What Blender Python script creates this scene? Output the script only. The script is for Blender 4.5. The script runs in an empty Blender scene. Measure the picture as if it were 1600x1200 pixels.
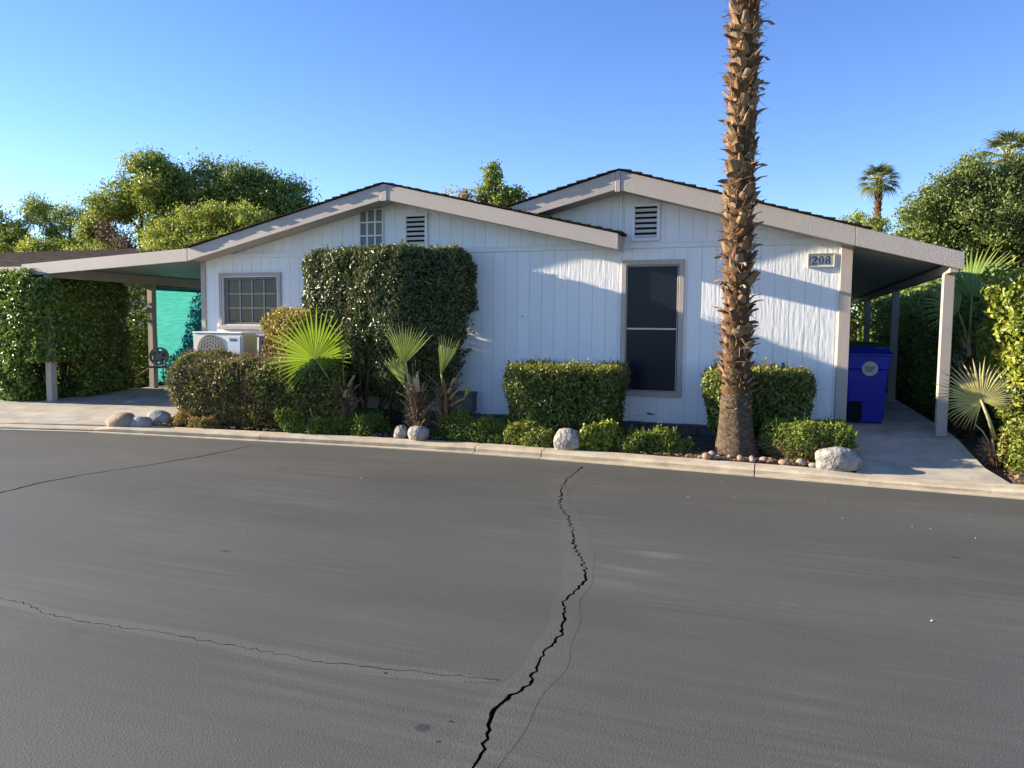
import bpy, bmesh, math, random
import numpy as np
from mathutils import Vector, Matrix
from mathutils.geometry import delaunay_2d_cdt

random.seed(7)
rng = np.random.default_rng(7)
R = math.radians
scene = bpy.context.scene
COL = scene.collection

# ------------------------------------------------------------------ camera
cam_data = bpy.data.cameras.new('camera')
cam = bpy.data.objects.new('camera', cam_data)
COL.objects.link(cam)
cam_data.sensor_width = 36.0
cam_data.lens = 36.0 * 1189.0 / 1600.0
cam_data.clip_start = 0.05
cam_data.clip_end = 2000.0
_r = Vector((0.94300978, 0.33264392, 0.00897621))
_u = Vector((-0.0338562, 0.06907422, 0.99703686))
_f = Vector((-0.33103822, 0.94051942, -0.07639972))
m = Matrix(((_r.x, _u.x, -_f.x, -0.7995), (_r.y, _u.y, -_f.y, -10.347), (_r.z, _u.z, -_f.z, 1.587), (0, 0, 0, 1)))
cam.matrix_world = m
scene.camera = cam

# ------------------------------------------------------------------ light
SUN_EL = 16.0
SUN_AZ = 7.6            # degrees the light leans towards the house wall
world = bpy.data.worlds.new('World')
scene.world = world
world.use_nodes = True
wt = world.node_tree
sky = wt.nodes.new('ShaderNodeTexSky')
sky.sky_type = 'NISHITA'
sky.sun_disc = False
sky.sun_elevation = R(SUN_EL)
sky.sun_rotation = math.atan2(-math.cos(R(SUN_AZ)), -math.sin(R(SUN_AZ)))
sky.air_density = 0.9
sky.dust_density = 0.0
sky.ozone_density = 3.0
bg = wt.nodes['Background']
bg.inputs['Strength'].default_value = 0.092
hsv = wt.nodes.new('ShaderNodeHueSaturation')
hsv.inputs['Hue'].default_value = 0.516
hsv.inputs['Saturation'].default_value = 1.14
wt.links.new(sky.outputs[0], hsv.inputs['Color'])
wt.links.new(hsv.outputs[0], bg.inputs['Color'])

sun_data = bpy.data.lights.new('sun', 'SUN')
sun_data.energy = 5.0
sun_data.angle = R(0.53)
sun_data.color = (1.0, 0.86, 0.66)
sun = bpy.data.objects.new('sun', sun_data)
COL.objects.link(sun)
_d = Vector((math.cos(R(SUN_EL)) * math.cos(R(SUN_AZ)), math.cos(R(SUN_EL)) * math.sin(R(SUN_AZ)), -math.sin(R(SUN_EL))))
sun.rotation_euler = _d.to_track_quat('-Z', 'Y').to_euler()
sun.location = (-20, -8, 12)

scene.view_settings.view_transform = 'Standard'
scene.view_settings.look = 'None'
scene.view_settings.exposure = 1.68
scene.view_settings.gamma = 1.0
scene.view_settings.use_curve_mapping = False

# ------------------------------------------------------------------ materials
def mat(name, col, rough=0.7, spec=0.3, var=0.15, vscale=3.0, bump=0.0, bscale=40.0, stretch=(1, 1, 1),
        col2=None, metal=0.0, detail=6.0, bdist=0.01):
    M = bpy.data.materials.new(name)
    M.use_nodes = True
    nt = M.node_tree
    b = nt.nodes['Principled BSDF']
    b.inputs['Roughness'].default_value = rough
    b.inputs['Specular IOR Level'].default_value = spec
    b.inputs['Metallic'].default_value = metal
    tc = nt.nodes.new('ShaderNodeTexCoord')
    mp = nt.nodes.new('ShaderNodeMapping')
    mp.inputs['Scale'].default_value = stretch
    nt.links.new(tc.outputs['Object'], mp.inputs['Vector'])
    n = nt.nodes.new('ShaderNodeTexNoise')
    n.inputs['Scale'].default_value = vscale
    n.inputs['Detail'].default_value = detail
    n.inputs['Roughness'].default_value = 0.65
    nt.links.new(mp.outputs[0], n.inputs['Vector'])
    ramp = nt.nodes.new('ShaderNodeValToRGB')
    ramp.color_ramp.elements[0].position = 0.3
    ramp.color_ramp.elements[1].position = 0.7
    c2 = col2 if col2 else tuple(min(1, c * (1 + var)) for c in col)
    c1 = col if col2 else tuple(c * (1 - var) for c in col)
    ramp.color_ramp.elements[0].color = (*c1, 1)
    ramp.color_ramp.elements[1].color = (*c2, 1)
    nt.links.new(n.outputs['Fac'], ramp.inputs[0])
    nt.links.new(ramp.outputs[0], b.inputs['Base Color'])
    if bump > 0:
        n2 = nt.nodes.new('ShaderNodeTexNoise')
        n2.inputs['Scale'].default_value = bscale
        n2.inputs['Detail'].default_value = 5
        nt.links.new(mp.outputs[0], n2.inputs['Vector'])
        bp = nt.nodes.new('ShaderNodeBump')
        bp.inputs['Strength'].default_value = bump
        bp.inputs['Distance'].default_value = bdist
        nt.links.new(n2.outputs['Fac'], bp.inputs['Height'])
        nt.links.new(bp.outputs[0], b.inputs['Normal'])
    return M

def leaf_mat(name, dark, mid, light, rough=0.42, spec=0.45, trans=0.3, tcol=None):
    M = bpy.data.materials.new(name)
    M.use_nodes = True
    nt = M.node_tree
    b = nt.nodes['Principled BSDF']
    b.inputs['Roughness'].default_value = rough
    b.inputs['Specular IOR Level'].default_value = spec
    at = nt.nodes.new('ShaderNodeAttribute')
    at.attribute_name = 'tone'
    ramp = nt.nodes.new('ShaderNodeValToRGB')
    e = ramp.color_ramp.elements
    e[0].position = 0.0; e[0].color = (*dark, 1)
    e[1].position = 1.0; e[1].color = (*light, 1)
    k = e.new(0.5); k.color = (*mid, 1)
    nt.links.new(at.outputs['Fac'], ramp.inputs[0])
    nt.links.new(ramp.outputs[0], b.inputs['Base Color'])
    tr = nt.nodes.new('ShaderNodeBsdfTranslucent')
    if tcol:
        mx0 = nt.nodes.new('ShaderNodeMixRGB')
        mx0.blend_type = 'MULTIPLY'; mx0.inputs[0].default_value = 1.0
        mx0.inputs[2].default_value = (*tcol, 1)
        nt.links.new(ramp.outputs[0], mx0.inputs[1])
        nt.links.new(mx0.outputs[0], tr.inputs['Color'])
    else:
        nt.links.new(ramp.outputs[0], tr.inputs['Color'])
    mx = nt.nodes.new('ShaderNodeMixShader')
    mx.inputs[0].default_value = trans
    nt.links.new(b.outputs[0], mx.inputs[1])
    nt.links.new(tr.outputs[0], mx.inputs[2])
    nt.links.new(mx.outputs[0], nt.nodes['Material Output'].inputs['Surface'])
    return M

def asphalt_mat(name, base, streak):
    M = bpy.data.materials.new(name)
    M.use_nodes = True
    nt = M.node_tree
    L = nt.links.new
    b = nt.nodes['Principled BSDF']
    b.inputs['Roughness'].default_value = 0.66
    b.inputs['Specular IOR Level'].default_value = 0.3
    tc = nt.nodes.new('ShaderNodeTexCoord')
    def noise(scale, st, det=6, rot=0.0):
        mp = nt.nodes.new('ShaderNodeMapping')
        mp.inputs['Scale'].default_value = st
        mp.inputs['Rotation'].default_value = (0, 0, rot)
        L(tc.outputs['Object'], mp.inputs['Vector'])
        n = nt.nodes.new('ShaderNodeTexNoise')
        n.inputs['Scale'].default_value = scale
        n.inputs['Detail'].default_value = det
        n.inputs['Roughness'].default_value = 0.6
        L(mp.outputs[0], n.inputs['Vector'])
        return n
    def ramp(n, p0, c0, p1, c1):
        r = nt.nodes.new('ShaderNodeValToRGB')
        r.color_ramp.elements[0].position = p0; r.color_ramp.elements[0].color = (*c0, 1)
        r.color_ramp.elements[1].position = p1; r.color_ramp.elements[1].color = (*c1, 1)
        L(n.outputs['Fac'], r.inputs[0])
        return r
    def mixc(kind, fac, a, c):
        x = nt.nodes.new('ShaderNodeMixRGB')
        x.blend_type = kind
        if isinstance(fac, float): x.inputs[0].default_value = fac
        else: L(fac, x.inputs[0])
        L(a, x.inputs[1])
        if isinstance(c, tuple): x.inputs[2].default_value = (*c, 1)
        else: L(c, x.inputs[2])
        return x.outputs[0]
    w = (1, 1, 1)
    c0 = ramp(noise(0.5, (0.3, 1.2, 1), 4, 0.03), 0.3, tuple(x * 0.78 for x in base), 0.72, tuple(x * 1.22 for x in base)).outputs[0]
    # brush streaks left by the seal coat, running along the street
    s = ramp(noise(3.4, (0.16, 4.5, 1), 8, 0.03), 0.42, (0, 0, 0), 0.72, w)
    s2 = ramp(noise(0.7, (0.7, 1, 1), 3), 0.46, (0, 0, 0), 0.66, w)
    f = mixc('MULTIPLY', 0.85, s.outputs[0], s2.outputs[0])
    c1 = mixc('MIX', f, c0, streak)
    # dusty drag marks
    d = ramp(noise(7.0, (0.3, 1.6, 1), 5, 0.06), 0.62, (0, 0, 0), 0.78, (0.55, 0.55, 0.55))
    d2 = ramp(noise(0.45, (0.6, 1.3, 1), 3), 0.53, (0, 0, 0), 0.68, w)
    f2 = mixc('MULTIPLY', 1.0, d.outputs[0], d2.outputs[0])
    c2 = mixc('MIX', f2, c1, (0.24, 0.22, 0.18))
    # aggregate speckle
    g = ramp(noise(190.0, (1, 1, 1), 3), 0.34, (0.62, 0.62, 0.62), 0.70, (1.5, 1.5, 1.47))
    c3 = mixc('MULTIPLY', 1.0, c2, g.outputs[0])
    # sparse dark blots
    bl = ramp(noise(1.3, (1, 1.5, 1), 2), 0.73, w, 0.79, (0.72, 0.72, 0.74))
    c4 = mixc('MULTIPLY', 1.0, c3, bl.outputs[0])
    # a dusty tan scuff and two small oil drips
    def spot(cx, cy, rx, ry, soft, nz):
        mp = nt.nodes.new('ShaderNodeMapping'); mp.vector_type = 'TEXTURE'
        mp.inputs['Location'].default_value = (cx, cy, 0); mp.inputs['Scale'].default_value = (rx, ry, 1)
        L(tc.outputs['Object'], mp.inputs['Vector'])
        ln = nt.nodes.new('ShaderNodeVectorMath'); ln.operation = 'LENGTH'
        L(mp.outputs[0], ln.inputs[0])
        ad_ = nt.nodes.new('ShaderNodeMath'); ad_.operation = 'MULTIPLY_ADD'
        L(nz.outputs['Fac'], ad_.inputs[0]); ad_.inputs[1].default_value = soft
        L(ln.outputs['Value'], ad_.inputs[2])
        r = nt.nodes.new('ShaderNodeValToRGB')
        r.color_ramp.elements[0].position = min(.55, .45 + soft * .35) if soft > 1 else 0.55 + soft * .35; r.color_ramp.elements[0].color = (1, 1, 1, 1)
        r.color_ramp.elements[1].position = min(1.0, 0.75 + soft * .5); r.color_ramp.elements[1].color = (0, 0, 0, 1)
        L(ad_.outputs[0], r.inputs[0])
        return r.outputs[0]
    nz1 = noise(6.0, (0.35, 2.0, 1), 6)
    nz2 = noise(14.0, (1, 1, 1), 3)
    for cx, cy, rx, ry in ((-1.55, -5.1, .75, .40), (-1.66, -5.48, .8, .28), (-1.72, -5.78, .8, .26)):
        k_ = nt.nodes.new('ShaderNodeMixRGB'); k_.blend_type = 'MULTIPLY'; k_.inputs[0].default_value = 1.0
        L(spot(cx, cy, rx, ry, 1.4, nz1), k_.inputs[1]); k_.inputs[2].default_value = (.26, .26, .26, 1)
        c4 = mixc('MIX', k_.outputs[0], c4, (0.29, 0.27, 0.21))
    for cx, cy, rx, ry in ((-2.08, -7.73, .05, .045), (-1.98, -7.80, .02, .016), (-4.4, -6.1, .06, .04), (0.4, -4.4, .05, .04), (-5.9, -3.4, .10, .04)):
        c4 = mixc('MIX', spot(cx, cy, rx, ry, 0.2, nz2), c4, (0.045, 0.045, 0.045))
    L(c4, b.inputs['Base Color'])
    nb = noise(95.0, (1, 1, 1), 3)
    nb2 = noise(190.0, (1, 1, 1), 2)
    ad = nt.nodes.new('ShaderNodeMath'); ad.operation = 'MULTIPLY_ADD'
    L(nb2.outputs['Fac'], ad.inputs[0]); ad.inputs[1].default_value = 0.35
    L(nb.outputs['Fac'], ad.inputs[2])
    bp = nt.nodes.new('ShaderNodeBump')
    bp.inputs['Strength'].default_value = 0.36
    bp.inputs['Distance'].default_value = 0.006
    L(ad.outputs[0], bp.inputs['Height'])
    L(bp.outputs[0], b.inputs['Normal'])
    return M

M_ASPH = asphalt_mat('asphalt', (0.085, 0.085, 0.0755), (0.128, 0.127, 0.113))
M_SEAL = asphalt_mat('asphalt_patch', (0.092, 0.0915, 0.081), (0.125, 0.1235, 0.109))
M_SEAL2 = asphalt_mat('pale_patch', (0.105, 0.104, 0.093), (0.13, 0.128, 0.113))
M_TAR = mat('crack_dirt', (0.010, 0.010, 0.010), 0.9, 0.2, 0.3, 30)
M_TAR2 = mat('crack_dust', (0.045, 0.043, 0.038), 0.9, 0.2, 0.3, 30)
M_CONC = mat('concrete', (0.39, 0.355, 0.29), 0.85, 0.2, 0.30, 2.6, 0.25, 90, bdist=0.004, detail=9)
M_KERB = mat('kerb_concrete', (0.36, 0.30, 0.21), 0.85, 0.2, 0.2, 5.0, 0.4, 70, bdist=0.006, col2=(0.55, 0.48, 0.36), detail=9)
M_SOIL = mat('soil', (0.055, 0.04, 0.028), 0.95, 0.1, 0.5, 5.0, 0.9, 28, col2=(0.15, 0.11, 0.075), bdist=0.03, detail=9)
M_EARTH = mat('far_ground', (0.16, 0.13, 0.09), 0.95, 0.1, 0.3, 0.6, 0.3, 8)
M_GRASS = mat('lawn_green', (0.07, 0.12, 0.025), 0.9, 0.1, 0.3, 3.0, 0.6, 60)
M_SIDING = [mat('white_siding_paint', (0.84, 0.84, 0.825), 0.62, 0.25, 0.035, 1.6, 0.75, 26, stretch=(1.0, 1.0, 0.16), bdist=0.0075),
            mat('white_siding_paint', (0.855, 0.85, 0.835), 0.62, 0.25, 0.035, 2.1, 0.75, 31, stretch=(1.0, 1.0, 0.13), bdist=0.0075),
            mat('white_siding_paint', (0.82, 0.82, 0.805), 0.62, 0.25, 0.04, 1.9, 0.75, 28, stretch=(1.0, 1.0, 0.2), bdist=0.0075)]
M_WHITE = mat('white_trim_paint', (0.79, 0.79, 0.77), 0.55, 0.3, 0.05, 3, 0.25, 60, bdist=0.003)
M_BACK = mat('wall_sheathing', (0.62, 0.62, 0.61), 0.8, 0.2, 0.08, 2)
M_TAUPE = mat('taupe_fascia_paint', (0.45, 0.40, 0.355), 0.6, 0.3, 0.07, 1.5, 0.5, 60, bdist=0.008, detail=8)
M_TRIM = mat('beige_trim_paint', (0.46, 0.395, 0.34), 0.6, 0.3, 0.08, 3, 0.35, 45, bdist=0.005)
M_POST = mat('post_paint', (0.40, 0.345, 0.30), 0.55, 0.35, 0.08, 3, 0.15, 30, bdist=0.003)
M_SHING = mat('brown_shingle', (0.035, 0.027, 0.022), 0.95, 0.1, 0.5, 20, 0.7, 120, bdist=0.006)
M_SHING2 = mat('neighbour_shingle', (0.085, 0.068, 0.058), 0.95, 0.1, 0.35, 10, 0.6, 80, bdist=0.006)
M_CEIL = mat('awning_underside', (0.36, 0.40, 0.37), 0.6, 0.3, 0.08, 2)
M_BRICK = mat('grey_block', (0.13, 0.12, 0.11), 0.9, 0.15, 0.3, 7, 0.5, 60, bdist=0.006)
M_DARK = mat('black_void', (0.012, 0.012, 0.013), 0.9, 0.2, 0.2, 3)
M_VENT = mat('vent_paint', (0.62, 0.58, 0.53), 0.6, 0.3, 0.06, 5)
M_SLAT = mat('vent_slat_paint', (0.52, 0.46, 0.42), 0.6, 0.3, 0.06, 5)
M_MESH = mat('vent_mesh', (0.23, 0.23, 0.22), 0.8, 0.2, 0.2, 60)
M_WFR = mat('window_track', (0.16, 0.135, 0.125), 0.5, 0.4, 0.1, 5)
M_MUN = mat('muntin_paint', (0.34, 0.30, 0.28), 0.5, 0.4, 0.06, 5)
M_CURT = mat('net_curtain', (0.46, 0.53, 0.64), 0.9, 0.1, 0.25, 14, stretch=(3.0, 1, 0.1))
M_PLATE = mat('plaque_enamel', (0.70, 0.70, 0.66), 0.4, 0.4, 0.04, 4)
M_PLAQ = mat('plaque_frame', (0.46, 0.44, 0.37), 0.5, 0.4, 0.12, 20, 0.3, 60, bdist=0.003)
M_INK = mat('plaque_digit', (0.022, 0.026, 0.035), 0.5, 0.4, 0.1, 4)
M_BLUE = mat('blue_bin_plastic', (0.002, 0.016, 0.36), 0.38, 0.3, 0.10, 5, 0.1, 140, bdist=0.001)
M_BLUED = mat('blue_bin_rim', (0.002, 0.014, 0.30), 0.4, 0.3, 0.1, 5)
M_RUB = mat('black_rubber', (0.015, 0.015, 0.015), 0.7, 0.3, 0.2, 8)
M_STICK = mat('sticker_white', (0.42, 0.43, 0.46), 0.5, 0.3, 0.05, 8)
M_STICKG = mat('sticker_grey', (0.16, 0.17, 0.20), 0.5, 0.3, 0.05, 8)
M_OLIVE = mat('green_bin_plastic', (0.030, 0.055, 0.035), 0.45, 0.4, 0.1, 5)
M_AC = mat('ivory_metal', (0.66, 0.63, 0.55), 0.45, 0.4, 0.04, 4)
M_ACP = mat('pale_blue_panel', (0.52, 0.58, 0.64), 0.4, 0.4, 0.04, 4)
M_ACY = mat('yellowed_metal', (0.55, 0.48, 0.28), 0.5, 0.35, 0.12, 4)
M_ACG = mat('fan_grille', (0.40, 0.39, 0.35), 0.5, 0.4, 0.06, 4)
M_ACD = mat('fan_dark', (0.10, 0.10, 0.095), 0.6, 0.3, 0.1, 4)
M_LOGO = mat('badge_blue', (0.03, 0.08, 0.22), 0.4, 0.4, 0.1, 4)
M_GREYM = mat('grey_metal', (0.30, 0.30, 0.29), 0.5, 0.4, 0.12, 6, metal=0.2)
M_REEL = mat('reel_steel', (0.24, 0.22, 0.20), 0.5, 0.4, 0.2, 12, metal=0.3)
M_BOX = mat('utility_grey', (0.13, 0.13, 0.13), 0.6, 0.3, 0.1, 6)
M_BARK = mat('tree_bark', (0.10, 0.075, 0.052), 0.95, 0.1, 0.35, 8, 0.8, 22, stretch=(1, 1, 0.3), bdist=0.02)
M_TWIG = mat('dry_twig', (0.27, 0.175, 0.105), 0.9, 0.1, 0.35, 6)
M_STEM = mat('shrub_stem', (0.10, 0.072, 0.05), 0.9, 0.1, 0.3, 9, 0.5, 40)
M_PTRUNK = mat('palm_trunk_fibre', (0.040, 0.022, 0.012), 0.95, 0.1, 0.5, 9, 0.9, 30, stretch=(1, 1, 1.6), col2=(0.15, 0.09, 0.045), bdist=0.02, detail=9)
M_PBASE = mat('palm_trunk_base', (0.040, 0.028, 0.019), 0.95, 0.1, 0.4, 8, 1.0, 18, stretch=(1.6, 1.6, 3.2), col2=(0.155, 0.115, 0.078), bdist=0.025, detail=9)
M_BOOT = [mat('leaf_base_tan', (0.280, 0.179, 0.095), 0.8, 0.2, 0.4, 12, 0.5, 60, stretch=(3, 1, 1), bdist=0.006),
          mat('leaf_base_brown', (0.180, 0.101, 0.048), 0.85, 0.2, 0.45, 12, 0.5, 60, stretch=(3, 1, 1), bdist=0.006),
          mat('leaf_base_grey', (0.227, 0.168, 0.113), 0.85, 0.2, 0.4, 10, 0.5, 60, stretch=(3, 1, 1), bdist=0.006),
          mat('leaf_base_rust', (0.135, 0.075, 0.047), 0.85, 0.2, 0.4, 10, 0.5, 60, bdist=0.006)]
M_DEADLEAF = mat('dead_palm_base', (0.26, 0.18, 0.115), 0.85, 0.2, 0.45, 14, 0.5, 50, col2=(0.11, 0.06, 0.038))
M_PETI = mat('palm_petiole', (0.30, 0.30, 0.09), 0.5, 0.4, 0.25, 6)
M_PETID = mat('dry_petiole', (0.42, 0.36, 0.19), 0.6, 0.3, 0.2, 6)
M_ROCKW = mat('white_granite', (0.13, 0.115, 0.10), 0.85, 0.2, 0.4, 14, 1.0, 26, col2=(0.44, 0.42, 0.39), bdist=0.03, detail=12)
M_ROCKT = mat('tan_rock', (0.22, 0.17, 0.12), 0.85, 0.2, 0.25, 5, 0.6, 18, col2=(0.34, 0.27, 0.19), bdist=0.015, detail=9)
M_ROCKG = mat('grey_rock', (0.21, 0.205, 0.19), 0.85, 0.2, 0.25, 5, 0.6, 18, col2=(0.34, 0.33, 0.31), bdist=0.015, detail=9)
M_PEB = [mat('pebble_tan', (0.27, 0.205, 0.14), 0.8, 0.2, 0.25, 19, 0.4, 60), mat('pebble_grey', (0.25, 0.23, 0.20), 0.8, 0.2, 0.25, 19, 0.4, 60), mat('pebble_pink', (0.33, 0.20, 0.145), 0.8, 0.2, 0.2, 19, 0.4, 60)]
M_MULCH = mat('leaf_litter', (0.20, 0.135, 0.075), 0.9, 0.1, 0.5, 10)
M_CHIP = mat('peeled_wood', (0.36, 0.21, 0.13), 0.9, 0.1, 0.3, 30)
M_STUCCO = mat('pale_stucco', (0.62, 0.60, 0.56), 0.8, 0.2, 0.06, 3)

def glass_mat(name, col, rough, spec, alpha=None):
    M = bpy.data.materials.new(name)
    M.use_nodes = True
    nt = M.node_tree
    b = nt.nodes['Principled BSDF']
    b.inputs['Base Color'].default_value = (*col, 1)
    b.inputs['Roughness'].default_value = rough
    b.inputs['Specular IOR Level'].default_value = spec
    tc = nt.nodes.new('ShaderNodeTexCoord')
    n = nt.nodes.new('ShaderNodeTexNoise')
    n.inputs['Scale'].default_value = 2.0
    nt.links.new(tc.outputs['Object'], n.inputs['Vector'])
    bp = nt.nodes.new('ShaderNodeBump')
    bp.inputs['Strength'].default_value = 0.05
    bp.inputs['Distance'].default_value = 0.02
    nt.links.new(n.outputs['Fac'], bp.inputs['Height'])
    nt.links.new(bp.outputs[0], b.inputs['Normal'])
    if alpha is not None:
        t = nt.nodes.new('ShaderNodeBsdfTransparent')
        mx = nt.nodes.new('ShaderNodeMixShader')
        mx.inputs[0].default_value = alpha
        nt.links.new(t.outputs[0], mx.inputs[1])
        nt.links.new(b.outputs[0], mx.inputs[2])
        nt.links.new(mx.outputs[0], nt.nodes['Material Output'].inputs['Surface'])
    return M
M_GLASS = glass_mat('window_glass', (0.02, 0.024, 0.028), 0.05, 0.5, 0.55)
M_SCREEN = glass_mat('dark_sun_screen', (0.012, 0.017, 0.028), 0.2, 0.17)

def shade_cloth():
    M = bpy.data.materials.new('teal_shade_cloth')
    M.use_nodes = True
    nt = M.node_tree
    b = nt.nodes['Principled BSDF']
    b.inputs['Roughness'].default_value = 0.8
    b.inputs['Specular IOR Level'].default_value = 0.1
    b.inputs['Base Color'].default_value = (0.01, 0.20, 0.19, 1)
    tr = nt.nodes.new('ShaderNodeBsdfTranslucent')
    tc = nt.nodes.new('ShaderNodeTexCoord')
    mp = nt.nodes.new('ShaderNodeMapping'); mp.inputs['Scale'].default_value = (1, 1, 14)
    n = nt.nodes.new('ShaderNodeTexNoise'); n.inputs['Scale'].default_value = 3.0
    nt.links.new(tc.outputs['Object'], mp.inputs['Vector'])
    nt.links.new(mp.outputs[0], n.inputs['Vector'])
    r = nt.nodes.new('ShaderNodeValToRGB')
    r.color_ramp.elements[0].position = 0.3; r.color_ramp.elements[0].color = (0.022, 0.165, 0.155, 1)
    r.color_ramp.elements[1].position = 0.7; r.color_ramp.elements[1].color = (0.045, 0.24, 0.225, 1)
    nt.links.new(n.outputs['Fac'], r.inputs[0])
    nt.links.new(r.outputs[0], tr.inputs['Color'])
    mx = nt.nodes.new('ShaderNodeMixShader'); mx.inputs[0].default_value = 0.75
    nt.links.new(b.outputs[0], mx.inputs[1]); nt.links.new(tr.outputs[0], mx.inputs[2])
    nt.links.new(mx.outputs[0], nt.nodes['Material Output'].inputs['Surface'])
    return M
M_CLOTH = shade_cloth()

L_GLOSSY = leaf_mat('leaf_glossy_dark', (0.037, 0.054, 0.017), (0.091, 0.122, 0.037), (0.207, 0.238, 0.073), 0.40, 0.5, 0.25)
L_HEDGE = leaf_mat('leaf_hedge', (0.058, 0.087, 0.019), (0.132, 0.189, 0.034), (0.428, 0.412, 0.069), 0.45, 0.4, 0.28)
L_YELLOW = leaf_mat('leaf_yellowing', (0.132, 0.119, 0.024), (0.349, 0.286, 0.065), (0.630, 0.491, 0.128), 0.5, 0.35, 0.3)
L_BROWNG = leaf_mat('leaf_green_brown', (0.050, 0.070, 0.018), (0.125, 0.150, 0.034), (0.36, 0.35, 0.07), 0.48, 0.35, 0.3)
L_BRIGHT = leaf_mat('leaf_bright', (0.079, 0.126, 0.017), (0.209, 0.270, 0.032), (0.476, 0.468, 0.073), 0.4, 0.4, 0.35)
L_IVY = leaf_mat('leaf_ivy', (0.061, 0.112, 0.018), (0.148, 0.233, 0.038), (0.359, 0.420, 0.066), 0.38, 0.45, 0.3)
L_COVER = leaf_mat('leaf_groundcover', (0.055, 0.091, 0.017), (0.125, 0.190, 0.030), (0.297, 0.342, 0.051), 0.5, 0.3, 0.3)
L_LIME = leaf_mat('leaf_dry_cover', (0.101, 0.106, 0.022), (0.276, 0.211, 0.053), (0.480, 0.317, 0.096), 0.5, 0.3, 0.3)
L_TREED = leaf_mat('leaf_tree_dark', (0.100, 0.144, 0.039), (0.196, 0.266, 0.061), (0.357, 0.410, 0.085), 0.5, 0.35, 0.25)
L_TREEM = leaf_mat('leaf_tree_mid', (0.123, 0.171, 0.035), (0.265, 0.323, 0.059), (0.491, 0.508, 0.090), 0.5, 0.35, 0.3)
L_TREEL = leaf_mat('leaf_tree_light', (0.147, 0.190, 0.029), (0.320, 0.367, 0.054), (0.491, 0.514, 0.090), 0.5, 0.35, 0.35)
L_GRIT = leaf_mat('grit', (0.16, 0.14, 0.11), (0.34, 0.30, 0.24), (0.62, 0.60, 0.55), 0.8, 0.2, 0.05)
L_FICUS = leaf_mat('leaf_ficus', (0.072, 0.106, 0.029), (0.150, 0.202, 0.050), (0.264, 0.312, 0.078), 0.45, 0.4, 0.3)
L_DRY = leaf_mat('leaf_dead_orange', (0.16, 0.105, 0.065), (0.27, 0.175, 0.105), (0.38, 0.27, 0.17), 0.7, 0.2, 0.25)
L_PALMG = leaf_mat('palm_leaf_bright', (0.118, 0.204, 0.011), (0.198, 0.300, 0.019), (0.317, 0.396, 0.049), 0.42, 0.4, 0.4)
L_PALMM = leaf_mat('palm_leaf_green', (0.107, 0.174, 0.031), (0.214, 0.290, 0.055), (0.511, 0.483, 0.156), 0.45, 0.4, 0.3)
L_PALMD = leaf_mat('palm_leaf_faded', (0.233, 0.251, 0.085), (0.364, 0.356, 0.134), (0.611, 0.488, 0.225), 0.5, 0.35, 0.3)
L_PALMF = leaf_mat('palm_leaf_far', (0.060, 0.090, 0.026), (0.120, 0.154, 0.044), (0.258, 0.270, 0.087), 0.42, 0.45, 0.25)

# ------------------------------------------------------------------ helpers
def link(o, parent=None):
    COL.objects.link(o)
    if parent is not None:
        o.parent = parent
        o.matrix_parent_inverse = Matrix.Translation(-Vector(parent_origin(parent)))
    return o

def parent_origin(p):
    return Vector(p.location) if p.parent is None else Vector((0, 0, 0))

def tag(o, label=None, cat=None, group=None, kind=None):
    if label: o['label'] = label
    if cat: o['category'] = cat
    if group: o['group'] = group
    if kind: o['kind'] = kind
    return o

def thing(name, label, cat, loc=(0, 0, 0), group=None):
    o = bpy.data.objects.new(name, None)
    COL.objects.link(o)
    o.location = loc
    o.empty_display_size = 0.2
    return tag(o, label, cat, group)

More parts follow.
